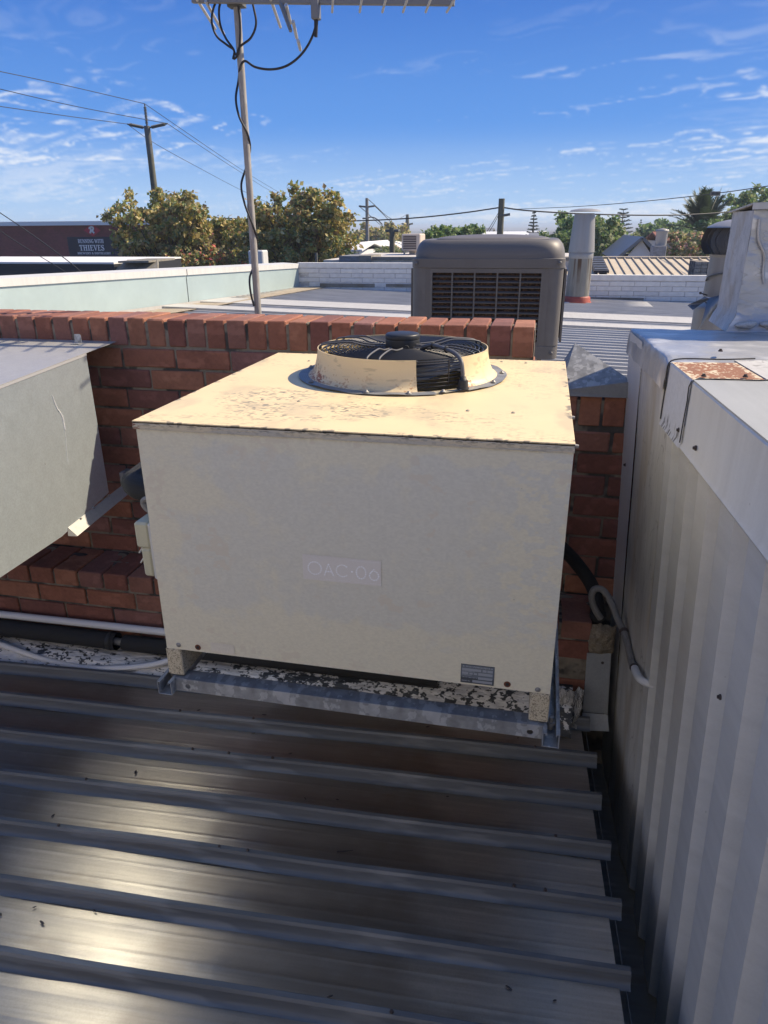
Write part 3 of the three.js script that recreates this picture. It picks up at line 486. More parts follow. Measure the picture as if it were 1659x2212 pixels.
    const p2 = document.createElement('canvas'); p2.width = 384; p2.height = 256; const h = p2.getContext('2d');
    h.fillStyle = 'rgb(70,76,82)'; h.fillRect(0, 0, 384, 256); h.fillStyle = 'rgb(104,111,118)'; h.fillRect(6, 6, 372, 168); h.fillStyle = 'rgb(150,155,160)';
    for (const [x, y, w, k] of [[14, 52, 220, 34], [250, 52, 46, 34], [304, 52, 62, 34], [14, 104, 74, 32], [100, 108, 38, 26], [150, 108, 40, 26], [202, 100, 164, 36], [200, 158, 166, 34], [138, 206, 228, 34]]) h.fillRect(x, y, w, k);
    h.fillStyle = 'rgb(168,173,178)'; for (let x = 24; x < 360; x += 9 + q() * 9) h.fillRect(x, 16 + q() * 4, 3 + q() * 6, 14 + q() * 6); h.font = 'bold 15px sans-serif'; for (const [ax, ay, aw] of [[14, 90, 150], [14, 142, 110], [14, 172, 170]]) for (let x = ax; x < ax + aw; x += 6 + q() * 5) h.fillRect(x, ay, 2 + q() * 4, 9); h.font = 'bold 20px sans-serif'; h.fillText('SERIAL No.', 12, 232);
    for (let i = 0; i < 500; i++) { h.fillStyle = `rgba(${q() > 0.5 ? 190 : 60},${q() > 0.5 ? 190 : 66},190,0.10)`; h.fillRect(q() * 384, q() * 256, q() * 14, q() * 5); }
    const t2 = new THREE.CanvasTexture(p2); t2.colorSpace = THREE.SRGBColorSpace;
    part(front, 'rating_plate', bx(-0.1305, -0.0495, -1.038, -0.985, bz0 + 0.0002, bz0 + 0.0020), mat(0xffffff, 0.5, { map: t2 }), { label: 'worn metal rating plate' });
    { const g3 = front.children.at(-1).geometry, p = g3.attributes.position, uv = g3.attributes.uv; for (let i = 0; i < p.count; i++) uv.setXY(i, (p.getX(i) + 0.1305) / 0.081, (p.getY(i) + 1.038) / 0.053); }
    part(front, 'old_sticker', new THREE.PlaneGeometry(0.066, 0.030).translate(-0.758, -1.024, bz0 + 0.0016), mat([0.74, 0.69, 0.58], 0.6, { map: tWall }));
  }
  // fan ring: flared sheet with a piece cut away on the right, bent flange round its foot
  const prof = [[0.290, 0.004], [0.281, 0.009], [0.273, 0.018], [0.2665, 0.033], [0.2615, 0.051], [0.2585, 0.068], [0.2570, 0.085]];
  const seg = (p0, p1, pr) => { const n = 84, m = pr.length - 1; return grid(n, m, (u, v) => { const a = mix(p0, p1, u), i = Math.min(m, Math.round(v * m)); return [FX + pr[i][0] * Math.cos(a), LY + pr[i][1], FZ + pr[i][0] * Math.sin(a)]; }); };
  const a0 = rad(71), a1 = rad(400);
  const outer = seg(a0, a1, prof), inner = seg(a0, a1, prof.map(([r, y]) => [r - 0.0022, y]));
  { const uv = outer.attributes.uv; for (let i = 0; i < uv.count; i++) { const a = mix(71, 400, uv.getX(i)); uv.setX(i, md(1 - (a - 0) / 360 * 1.0 + 0.05 + 1, 1)); } }
  const shroud = part(c, 'fan_ring', [outer, inner, seg(a0, a1, [[0.2548, 0.085], [0.2570, 0.085]])], mRing);
  const fl = (p0, p1, r0, r1, w) => grid(90, 2, (u, v) => { const a = mix(p0, p1, u), r = mix(r0, r1, v), b = w * v * (Math.sin(a * 9 + 1) * 0.5 + Math.sin(a * 23) * 0.3); return [FX + r * Math.cos(a), LY + 0.0045 + b + (v < 0.1 ? 0.001 : 0), FZ + r * Math.sin(a)]; });
  part(shroud, 'flange', [fl(rad(62), rad(404), 0.288, 0.317, 0.0028)], mat([0.33, 0.335, 0.34], 0.55, { map: tStrut, metalness: 0.35 }));
  part(shroud, 'flange', [fl(rad(38), rad(66), 0.288, 0.306, 0.002)], mat([0.52, 0.46, 0.33], 0.6, { map: tStrut }));
  for (const d of [20, 47, 58, 76, 98, 140, 185, 230, 275, 320, 352]) part(shroud, 'flange_screw', [lathe([[0, 0.006], [0.004, 0.006], [0.0042, 0.002], [0.008, 0.002], [0.008, 0]], [FX + 0.303 * Math.cos(rad(d)), LY + 0.006, FZ + 0.303 * Math.sin(rad(d))], 10)], mScrew);
  // guard: wires in rings, held by pairs of bent arms
  const rings = []; for (let r = 0.066; r < 0.247; r += 0.0118) { const g = new THREE.TorusGeometry(r, 0.0018, 5, 72); g.rotateX(PI / 2); g.translate(FX, LY + 0.0805 + 0.004 * Math.sqrt(Math.max(0, 1 - (r / 0.25) ** 2)) - (r > 0.235 ? 0.004 : 0), FZ); rings.push(g); }
  for (let y = 0.072; y > 0.008; y -= 0.0105) { const g = new THREE.TorusGeometry(0.2475, 0.0017, 5, 72); g.rotateX(PI / 2); g.translate(FX, LY + y, FZ); rings.push(g); }
  for (let d = 0; d < 360; d += 24) rings.push(rod([FX + 0.2475 * Math.cos(rad(d)), LY + 0.006, FZ + 0.2475 * Math.sin(rad(d))], [FX + 0.2475 * Math.cos(rad(d)), LY + 0.081, FZ + 0.2475 * Math.sin(rad(d))], 0.002, 0.002, 5));
  part(c, 'fan_guard', rings, mWire);
  for (const d of [98, 172, 206, 262, 330, 22]) for (const o of [-0.018, 0.018]) {
    const ca = Math.cos(rad(d)), sa = Math.sin(rad(d)), P = (r, y) => [FX + r * ca - o * sa, LY + y, FZ + r * sa + o * ca];
    part(c, 'guard_arm', tube([P(0.050, 0.086), P(0.085, 0.087), P(0.115, 0.0895), P(0.150, 0.0975), P(0.165, 0.0985), P(0.235, 0.0915), P(0.2510, 0.0855), P(0.2528, 0.073)], 0.0028, 30, 6), mArm);
  }
  const motor = part(c, 'motor', lathe([[0, 0.126], [0.030, 0.126], [0.048, 0.123], [0.0520, 0.119], [0.0520, 0.109], [0.0505, 0.108], [0.0505, 0.105], [0.0520, 0.103], [0.0515, 0.066], [0.049, 0.061], [0, 0.061]], [FX, LY, FZ], 40), mMotor);
  part(motor, 'terminal', [rod([FX + 0.047, LY + 0.088, FZ + 0.020], [FX + 0.064, LY + 0.089, FZ + 0.030], 0.008, 0.007, 12), tube([[FX + 0.064, LY + 0.089, FZ + 0.030], [FX + 0.072, LY + 0.090, FZ + 0.040], [FX + 0.074, LY + 0.090, FZ + 0.052]], 0.005, 12, 8)], mArm);
  part(motor, 'motor_plug', rod([FX + 0.020, LY + 0.086, FZ + 0.047], [FX + 0.021, LY + 0.086, FZ + 0.0535], 0.009, 0.0085, 14), mBlack);
  for (let k = 0; k < 5; k++) part(c, 'fan_blade', grid(8, 5, (u, v) => { const a = rad(72 * k + 10) + mix(0, 0.95, u) + 0.25 * v, r = mix(0.06, 0.238, v); return [FX + r * Math.cos(a), LY + mix(0.060, 0.016, u), FZ + r * Math.sin(a)]; }), mat([0.045, 0.047, 0.05], 0.5));
  // lead from the motor over the guard and down to a gland in the lid
  const lead = tube([[FX + 0.07, LY + 0.091, FZ + 0.05], [FX + 0.10, LY + 0.101, FZ + 0.075], [FX + 0.15, LY + 0.098, FZ + 0.125], [FX + 0.183, LY + 0.091, FZ + 0.165], [FX + 0.20, LY + 0.078, FZ + 0.195], [FX + 0.206, LY + 0.054, FZ + 0.206], [FX + 0.208, LY + 0.028, FZ + 0.211]], 0.0058, 50, 10);
  part(c, 'motor_lead', lead, mArm);
  part(c, 'cable_gland', [lathe([[0.0, 0.034], [0.008, 0.034], [0.010, 0.026], [0.014, 0.024], [0.0145, 0.006], [0.017, 0.005], [0.017, 0.0]], [FX + 0.209, LY + 0.006, FZ + 0.213], 8)], mBlack);
  for (const [x, y, z] of [[0.150, 0.098, 0.125], [0.105, 0.101, 0.08]]) part(c, 'cable_tie', new THREE.TorusGeometry(0.0075, 0.0022, 6, 14).rotateY(0.8).translate(FX + x, LY + y, FZ + z), mBlack);
}
// ------------------------------------------------------------------ slotted channel frame it stands on
{
  const f = thing('support_frame', 'galvanised slotted channel frame under the condenser', 'support frame', [-0.42, -1.171, -2.0]);
  const ch = (x0, z0, z1) => { const w = 0.041, t = 0.0026, lip = 0.0095; const y0 = -1.171, y1 = -1.1302; return [cbx(x0, x0 + t, y0, y1, z0, z1, 0.0006), cbx(x0 + w - t, x0 + w, y0, y1, z0, z1, 0.0006), cbx(x0 + t, x0 + w - t, y0, y0 + t, z0, z1, 0.0006), cbx(x0 + t, x0 + lip, y1 - t, y1, z0, z1, 0.0006), cbx(x0 + w - lip, x0 + w - t, y1 - t, y1, z0, z1, 0.0006), cbx(x0 + lip - t, x0 + lip, y1 - 0.008, y1 - t, z0, z1, 0.0006), cbx(x0 + w - lip, x0 + w - lip + t, y1 - 0.008, y1 - t, z0, z1, 0.0006)]; };
  part(f, 'rail', ch(-0.944, -2.662, -1.428), mStrut); part(f, 'rail', ch(0.0755, -2.662, -1.426), mStrut);
  const sh = new THREE.Shape(); sh.moveTo(-0.9035, -1.1705); sh.lineTo(0.0750, -1.1705); sh.lineTo(0.0750, -1.1340); sh.lineTo(-0.9035, -1.1340); sh.closePath();
  for (const x of [-0.868, 0.046]) { const h = new THREE.Path(); h.absarc(x, -1.154, 0.0075, 0, 2 * PI, true); sh.holes.push(h); }
  const fr = new THREE.ExtrudeGeometry(sh, { depth: 0.0026, bevelEnabled: false, curveSegments: 14 }); fr.translate(0, 0, -1.4555);
  part(f, 'cross_rail', [boxUV(fr), bx(-0.9035, 0.0750, -1.1345, -1.1318, -1.497, -1.4535), bx(-0.9035, 0.0750, -1.1342, -1.1705, -1.497, -1.4945)], mStrut);
  part(f, 'cross_rail', [bx(-0.9025, 0.0750, -1.1705, -1.1318, -2.44, -2.40)], mStrut);
  for (const x of [-0.9235, 0.096]) { part(f, 'wall_plate', cbx(x - 0.03, x + 0.03, -1.26, -1.08, -2.664, -2.655, 0.001), mStrut); part(f, 'brace', rod([x, -1.66, -2.64], [x, -1.172, -2.20], 0.012, 0.012, 8), mStrut); part(f, 'bolt', [rod([x, -1.165, -1.49], [x, -1.128, -1.49], 0.006, 0.006, 8), rod([x, -1.150, -1.49], [x, -1.142, -1.49], 0.012, 0.012, 6)], mScrew); }
}
{                                                  // isolator switch on the condenser's left flank
  const s = thing('isolator_switch', 'white weatherproof isolator box with a yellowed cover on the condenser side', 'switch box', [-0.95, -0.89, -1.6]);
  part(s, 'back_box', cbx(-0.985, -0.9225, -0.890, -0.722, -1.66, -1.548, 0.006), mPlastic);
  const cv = part(s, 'cover', [cbx(-1.016, -0.9852, -0.884, -0.800, -1.655, -1.553, 0.006), cbx(-1.027, -0.9852, -0.799, -0.724, -1.655, -1.553, 0.006)], mPlasticYellow);
  for (const y of [-0.812, -0.842]) part(cv, 'hood_flap', plate([[-1.016, y + 0.012, -1.565], [-1.030, y - 0.008, -1.565], [-1.030, y - 0.008, -1.62], [-1.016, y + 0.012, -1.62]], 0.003), mPlastic);
  part(cv, 'switch_pin', rod([-1.027, -0.772, -1.60], [-1.040, -0.772, -1.60], 0.004, 0.002, 8), mPlastic);
}
solo('lagged_pipe', 'thick black foam-lagged pipe bending out of the condenser side above the isolator', 'pipe', [tube([[-0.91, -0.735, -1.80], [-1.10, -0.732, -1.80], [-1.185, -0.726, -1.83], [-1.205, -0.722, -1.93], [-1.205, -0.71, -2.3], [-1.205, -0.705, -2.66]], 0.036, 40, 14), tube([[-0.91, -0.680, -1.92], [-1.08, -0.680, -1.92], [-1.15, -0.682, -1.96], [-1.16, -0.684, -2.1], [-1.16, -0.69, -2.66]], 0.026, 40, 12), cap([-1.20, -0.724, -1.85], 0.037)], mBlackSoft);
solo('cable_loop', 'grey cable looped between the lagged pipe and the isolator box', 'cable', tube([[-0.918, -0.66, -1.62], [-1.00, -0.675, -1.62], [-1.030, -0.69, -1.62], [-1.02, -0.712, -1.62], [-0.96, -0.722, -1.61]], 0.008, 30, 8), mConduitGrey);

// ------------------------------------------------------------------ pipes along the foot of the wall
solo('pvc_pipe', 'white plastic pipe running along the brick ledge', 'pipe', tube([[-3.4, -1.640, -2.385], [-2.3, -1.633, -2.39], [-1.5, -1.626, -2.39], [-0.3, -1.622, -2.39]], 0.0165, 30, 14), mPVC);
{
  const p = thing('lagged_drain', 'black foam-lagged pipe lying under the white plastic pipe', 'pipe', [-1.7, -1.74, -2.37]);
  part(p, 'lagging', tube([[-3.4, -1.700, -2.372], [-2.3, -1.694, -2.374], [-1.735, -1.694, -2.376]], 0.039, 30, 16), mBlackSoft);
  part(p, 'lagging', tube([[-1.700, -1.695, -2.376], [-1.0, -1.690, -2.376], [-0.3, -1.690, -2.376]], 0.036, 20, 16), mBlackSoft);
  part(p, 'copper_tube', rod([-1.75, -1.694, -2.376], [-1.68, -1.694, -2.376], 0.016, 0.016, 12), mScrew);
  part(p, 'sleeve_end', [lathe([[0.034, 0], [0.042, 0.002], [0.042, 0.018], [0.034, 0.02]], [0, 0, 0], 20).rotateZ(-PI / 2).translate(-1.775, -1.694, -2.376)], mBlack);
}
const ribTube = (pts, r, n) => { const c = new THREE.CatmullRomCurve3(pts.map(p => new V3(...p)), false, 'centripetal'), g = new THREE.TubeGeometry(c, n, r, 9, false), p = g.attributes.position, nn = g.attributes.normal; for (let i = 0; i < p.count; i++) { const k = Math.floor(i / 10) % 2 ? 0 : -0.0016; p.setXYZ(i, p.getX(i) + nn.getX(i) * k, p.getY(i) + nn.getY(i) * k, p.getZ(i) + nn.getZ(i) * k); } g.computeVertexNormals(); return g; };
solo('corrugated_conduit', 'sagging white corrugated conduit lying on the silver flashing', 'conduit', ribTube([[-3.0, -1.68, -2.34], [-2.6, -1.70, -2.33], [-2.30, -1.742, -2.315], [-2.05, -1.780, -2.295], [-1.86, -1.788, -2.285], [-1.70, -1.772, -2.29], [-1.52, -1.742, -2.315], [-1.40, -1.70, -2.35], [-1.30, -1.64, -2.40]], 0.0145, 420), mPVC);
{                                                  // dressed flashing, silver paint flaking to black
  const fl = grid(220, 12, (u, v) => {
    const x = mix(-3.5, 0.225, u), hi = mix(-1.745, -1.675, sm(0.55, 0.98, u)), n = fbm(u * 1.0, v * 0.25, 80, 16, 4, 611) - 0.5, m = fbm(u, 0.1, 40, 2, 3, 621) - 0.5;
    const s = v, z = mix(-2.428, -2.262 + 0.028 * m - 0.13 * 0.0523 * (x + 1), Math.pow(s, 0.85)), y = mix(hi, YP + 0.006, Math.pow(s, 1.15)) + 0.018 * Math.sin(s * PI) + 0.018 * n * (0.35 + s);
    return [x, Math.max(y, YP + 0.004), z];
  });
  solo('base_flashing', 'crumpled silver painted flashing flaking to black along the wall foot', 'flashing', fl, mFlash);
}
solo('flashing_end', 'crumpled silver foil end of the flashing beside the right rail', 'flashing', grid(14, 14, (u, v) => { const n = fbm(u * 0.4, v * 0.4, 16, 16, 4, 631) - 0.5; return [mix(0.165, 0.262, u) + 0.02 * n - 0.01 * (1 - v), mix(-1.815, -1.655, v) + 0.02 * (fbm(u, 0.3, 8, 8, 2, 5) - 0.5), -2.30 - 0.06 * Math.abs(u - 0.4) + 0.045 * n - 0.05 * v]; }), mFlash);
{
  const s = thing('corner_patch', 'small grey sheet metal patch screwed over the brick corner by the clad wall', 'flashing', [0.31, -1.9, -2.45]);
  part(s, 'sheet', [plate([[0.264, -1.520, -2.425], [0.352, -1.510, -2.425], [0.368, -1.785, -2.420], [0.274, -1.790, -2.420]], 0.003), plate([[0.272, -1.793, -2.419], [0.368, -1.788, -2.419], [0.378, -1.845, -2.39], [0.280, -1.855, -2.39]], 0.003)], mat([0.36, 0.38, 0.40], 0.5, { map: tGalv, metalness: 0.3 }));
  for (const [x, y] of [[0.325, -1.555], [0.335, -1.752]]) part(s, 'screw', lathe([[0, 0.005], [0.005, 0.004], [0.006, 0]], [0, 0, 0], 10).rotateX(PI / 2).translate(x, y, -2.424), mScrewDark);
  part(s, 'mortar_lump', grid(16, 16, (u, v) => { const n = fbm(u * 0.5, v * 0.5, 16, 16, 4, 641), e = Math.sin(u * PI) * Math.sin(v * PI); return [0.262 + 0.10 * u, -1.525 + 0.125 * v + 0.02 * (n - 0.5), -2.445 + 0.05 * Math.sqrt(Math.max(0, e)) * (0.5 + n)]; }), mMortarPale);
}
// ------------------------------------------------------------------ lines on the right
solo('lagged_hose', 'black lagged hose slanting from the condenser down to the brick corner', 'hose', [tube([[0.06, -1.00, -2.36], [0.12, -1.09, -2.46], [0.20, -1.20, -2.54], [0.262, -1.285, -2.545], [0.285, -1.33, -2.50], [0.292, -1.372, -2.47]], 0.026, 40, 12), cap([0.292, -1.376, -2.468], 0.032)], mBlackSoft);
{
  const cnd = thing('hooked_conduit', 'grey flexible conduit hooked over a hose and clipped to the clad wall', 'conduit', [0.4, -1.35, -2.3]);
  const w = (a, y, b) => new V3(a, y, b).applyAxisAngle(new V3(0, 1, 0), B3).toArray();
  part(cnd, 'conduit', tube([[0.300, -1.372, -2.44], [0.276, -1.335, -2.44], [0.258, -1.282, -2.44], [0.268, -1.250, -2.44], [0.292, -1.250, -2.44], w(0.445, -1.275, -2.40), w(0.474, -1.325, -2.33), w(0.487, -1.338, -2.28)], 0.0125, 60, 10), mConduitGrey);
  part(cnd, 'conduit', tube([w(0.487, -1.338, -2.28), w(0.492, -1.352, -2.20), w(0.492, -1.362, -2.12), w(0.492, -1.350, -2.07)], 0.0125, 30, 10), mConduitGrey);
  part(cnd, 'flexible_end', ribTube([w(0.492, -1.350, -2.07), w(0.492, -1.345, -2.03), w(0.498, -1.340, -1.99), w(0.535, -1.34, -1.96)], 0.0135, 60), mPVC);
  for (const [a, y, b] of [[0.440, -1.272, -2.41], [0.487, -1.338, -2.28], [0.492, -1.352, -2.075]]) part(cnd, 'tape_band', new THREE.SphereGeometry(0.0155, 12, 8).translate(...w(a, y, b)), mScrewDark);
}
solo('drip_tube', 'thin grey plastic tube standing beside the right rail', 'pipe', [rod([0.105, -1.04, -2.30], [0.112, -1.70, -2.34], 0.009, 0.009, 10), rod([0.112, -1.60, -2.335], [0.113, -1.74, -2.342], 0.016, 0.016, 10)], mConduit);

// ------------------------------------------------------------------ the sheet metal hood on the left
{
  const h = thing('intake_hood', 'galvanised sheet metal weather hood fixed to the brick parapet', 'hood', [-2.3, -1.08, -2.05]);
  const X = -1.709, top = z => -0.441 + 0.058 * (z + 2.43) * -1.0;
  const yT = z => mix(-0.441, -0.468, (z + 2.43) / 0.463);
  part(h, 'side_panel', [plate([[X, yT(-2.445), -2.445], [X, yT(-1.45), -1.45], [X, -1.083, -1.45], [X, -1.071, -2.12], [X, -1.013, -2.447]], 0.0015)], mHood);
  const tp = part(h, 'top_sheet', plate([[X + 0.003, yT(-2.64) + 0.002, -2.655], [X + 0.003, yT(-1.45) + 0.002, -1.45], [-3.0, yT(-1.45) + 0.002, -1.45], [-3.0, yT(-2.64) + 0.003, -2.655]], 0.002), mHoodTop);
  part(tp, 'folded_edge', [bx(X + 0.0006, X + 0.0026, -0.010, 0.0, -2.445, -1.45)].map(g => { const p = g.attributes.position; for (let i = 0; i < p.count; i++) p.setY(i, p.getY(i) + yT(p.getZ(i)) + 0.0005); return g; }), mat([0.62, 0.63, 0.63], 0.4, { metalness: 0.5 }));
  part(h, 'back_panel', plate([[X - 0.001, yT(-2.445) - 0.001, -2.446], [-3.0, yT(-2.445) - 0.001, -2.446], [-3.0, -1.013, -2.448], [X - 0.001, -1.013, -2.448]], 0.0015), mHood);
  part(h, 'front_panel', plate([[X - 0.001, yT(-1.45) - 0.001, -1.451], [-3.0, yT(-1.45) - 0.001, -1.451], [-3.0, -1.083, -1.451], [X - 0.001, -1.083, -1.451]], 0.0015), mHood);
  part(h, 'bottom_lip', [plate([[X + 0.001, -1.052, -2.16], [X + 0.001, -1.012, -2.60], [X + 0.022, -1.050, -2.62], [X + 0.024, -1.092, -2.175]], 0.0016), plate([[X + 0.001, -1.052, -2.158], [X + 0.002, -1.083, -2.152], [X + 0.024, -1.093, -2.176]], 0.0016)], mat([0.46, 0.455, 0.43], 0.5, { map: tGalv, metalness: 0.5 }));
  part(h, 'bracket', bx(X - 0.04, X + 0.02, -1.05, -0.98, -2.657, -2.60), mStrut);
  const tab = new THREE.Shape(); tab.moveTo(-0.014, 0); tab.lineTo(0.014, 0); tab.lineTo(0.014, 0.026); tab.quadraticCurveTo(0.014, 0.036, 0.004, 0.036); tab.lineTo(-0.008, 0.036); tab.quadraticCurveTo(-0.014, 0.036, -0.014, 0.030); tab.closePath();
  const tg = new THREE.ExtrudeGeometry(tab, { depth: 0.002, bevelEnabled: false }); tg.rotateY(0.15); tg.translate(-1.842, yT(-2.62) + 0.002, -2.60);
  part(h, 'fixing_tab', [boxUV(tg), bx(-1.862, -1.826, yT(-2.6) + 0.003, yT(-2.6) + 0.0045, -2.60, -2.575)], mStrut);
  for (const z of [-2.24, -2.33, -2.44]) part(h, 'rivet', cap([X + 0.004, mix(-1.050, -1.018, (-2.2 - z) / 0.3), z], 0.005), mScrew);
  const DRIP = [[-1.7075, -0.556, -2.208], [-1.7075, -0.606, -2.226], [-1.7075, -0.644, -2.239], [-1.7075, -0.691, -2.242], [-1.7075, -0.816, -2.227]];
  part(h, 'paint_drip', [tube(DRIP, 0.0009, 60, 5), tube(DRIP.slice(0, 4).map(([x, y, z], i) => [x, y + 0.004, z + 0.006 * Math.sin(i * 2.1)]), 0.0018, 40, 5), tube(DRIP.slice(1, 4).map(([x, y, z], i) => [x, y - 0.003, z - 0.005]), 0.0015, 30, 5)], mat([0.60, 0.61, 0.61], 0.7));
}

// ------------------------------------------------------------------ the sunlit upper storey that this roof leans against, behind the viewpoint
{
  const w = thing('upper_storey', 'cream rendered upper storey wall facing the sun at the open end of the ribbed roof', 'building', [-2.5, -1.9, 3.4]);
  part(w, 'wall', [bx(-9, 2.6, -1.9, 2.6, 3.2, 3.6)], mat([0.80, 0.77, 0.71], 0.9));
  part(w, 'parapet_coping', bx(-9.05, 2.65, 2.602, 2.70, 3.14, 3.66), mWhite);
  for (const x of [-6.5, -3.6, -0.7]) { const k = part(w, 'window', bx(x, x + 1.0, -0.1, 1.1, 3.17, 3.1985), mWhite); part(k, 'pane', bx(x + 0.06, x + 0.94, -0.04, 1.04, 3.160, 3.169), mGlass); }
}
// ------------------------------------------------------------------ the neighbouring roof behind the parapet
const rearY = x => -1.115 - 0.026 * x;
{
  const r = thing('rear_roof', 'pale ribbed steel roof with two flat white strips behind the brick parapet', 'roof', [-1, -1.2, -7.5]);
  const X0 = -5.6, X1 = 5.2;
  const sheet = (z0, n, p, h = 0.030) => { const pts = [[z0, 0]]; for (let k = 0; k < n; k++) { const z = z0 - p * k; pts.push([z - p * 0.50, 0], [z - p * 0.60, h], [z - p * 0.84, h], [z - p * 0.94, 0]); } pts.push([z0 - p * n, 0]); part(r, 'roof_sheet', profile(pts, (q, y, t) => [t, rearY(t) + y, q], X0, X1, { nt: 4 }), mRearRoof); };
  for (let z = -2.9, k = 0; k < 8; k++) sheet(z - 0.732 * k, 4, 0.183);
  const strip = (z0, z1, h) => part(r, 'flat_strip', profile([[z0, -0.02], [z0, h], [z1, h], [z1, -0.02]], (q, y, t) => [t, rearY(t) + y, q], X0, X1, { nt: 2 }), mRearFlat);
  strip(-8.76, -9.12, 0.055); sheet(-9.13, 3, 0.15); strip(-9.60, -10.28, 0.045); for (let k = 0; k < 5; k++) sheet(-10.285 - 0.60 * k, 4, 0.150, 0.042);
  const b = []; for (const [x0, x1] of [[1.15, 1.15], [0.0, 0.0], [2.2, 2.2], [-2.2, -2.2]]) for (let k = 0; k < 30; k++) { const z = -4.0 - 0.19 * k; if (z < -8.7) break; b.push(bx(x0 - 0.02, x0 + 0.02, rearY(x0) + 0.030, rearY(x0) + 0.040, z - 0.125, z - 0.09)); }
  part(r, 'roof_screw', b, mScrewDark, { kind: 'stuff' });
}
{                                                  // pale metal-faced parapet running back on the left
  const p = thing('metal_parapet', 'long pale green metal-faced parapet along the rear roof', 'parapet', [-4.8, -1.1, -9]);
  const L = t => [mix(-4.29, -5.55, t), mix(-12.6, -4.6, t)], yt = t => mix(-0.572, -0.405, t), fb = t => mix(-0.985, -0.86, t);
  const run = (t0, t1, f, name, m) => part(p, name, f(t0, t1), m);
  const pl = (t0, t1, a, b, dx = 0) => plate([[L(t0)[0] + dx, a(t0), L(t0)[1]], [L(t1)[0] + dx, a(t1), L(t1)[1]], [L(t1)[0] + dx, b(t1), L(t1)[1]], [L(t0)[0] + dx, b(t0), L(t0)[1]]], 0.004);
  for (const [a, b] of [[0, 0.405], [0.407, 0.80], [0.802, 1.1]]) {
    run(a, b, (x, y) => pl(x, y, t => yt(t) - 0.045, fb), 'fascia_sheet', mFascia);
    run(a, b, (x, y) => merge([pl(x, y, yt, t => yt(t) - 0.075, 0.018), plate([[L(x)[0] + 0.02, yt(x), L(x)[1]], [L(y)[0] + 0.02, yt(y), L(y)[1]], [L(y)[0] - 0.28, yt(y) + 0.015, L(y)[1]], [L(x)[0] - 0.28, yt(x) + 0.015, L(x)[1]]], 0.004)]), 'capping', mWhite);
  }
  for (const [a, b] of [[0, 0.13], [0.131, 0.30], [0.301, 0.6], [0.601, 1.1]]) run(a, b, (x, y) => pl(x, y, t => fb(t) + 0.004, t => fb(t) - 0.13, 0.012), 'lower_band', mRearFlat);
  run(0, 1.1, (x, y) => merge([plate([[L(x)[0] + 0.01, rearY(-4.5) + 0.03, L(x)[1]], [L(y)[0] + 0.01, rearY(-5) + 0.03, L(y)[1]], [L(y)[0] + 0.5, rearY(-5) + 0.035, L(y)[1]], [L(x)[0] + 0.5, rearY(-4.5) + 0.035, L(x)[1]]], 0.004)]), 'gutter_lining', mMortarPale);
  run(0, 1.1, (x, y) => pl(x, y, t => yt(t) - 0.01, () => -1.5, -0.27), 'back_sheet', mFascia);
}
{                                                  // painted brick wall across the back, stepping down to the right
  const w = thing('white_brick_wall', 'white painted brick parapet across the far end of the rear roof', 'wall', [0, -1.3, -12.7]);
  const Z = -12.6, g = variants(0.385, 0.070, 0.1, 5, 0.006); const q = rng(71);
  const run = (x0, x1, yt, courses) => {
    part(w, 'mortar', bx(x0, x1, -1.6, yt - 0.085, Z - 0.1, Z - 0.008), mWhiteJoint);
    part(w, 'coping', [bx(x0, x1, yt - 0.083, yt, Z - 0.13, Z + 0.004), bx(x0, x1, yt - 0.098, yt - 0.0835, Z - 0.12, Z - 0.012)], mWhiteBrick);
    for (let c = 0; c < courses; c++) for (let k = 0; ; k++) { const x = x0 + 0.195 + (c % 2 ? 0.195 : 0) + 0.3925 * k; if (x + 0.19 > x1) break; const b = part(w, 'brick', g[(q() * 5) | 0], q() > 0.5 ? mWhiteBrick : mWhiteBrick2); b.position.add(new V3(x, yt - 0.135 - 0.0765 * c, Z - 0.05 + 0.003 * q())); }
  };
  run(-4.30, 0.25, -0.556, 6); run(0.254, 5.2, -0.730, 6);
  part(w, 'base_flashing', [bx(-4.3, 0.25, -1.3, -1.02, Z + 0.003, Z + 0.02), bx(0.26, 5.2, -1.4, -1.175, Z + 0.003, Z + 0.02)], mRearFlat);
  const patch = []; for (let i = 0; i < 3; i++) patch.push(bx(-3.9 + i * 1.2, -2.9 + i * 1.2, -0.96 + 0.01 * i, -0.90, Z + 0.0035, Z + 0.008)); patch.push(bx(0.75, 1.6, -1.17, -1.08, Z + 0.0035, Z + 0.012));
  part(w, 'render_patch', patch, mConcrete);
}
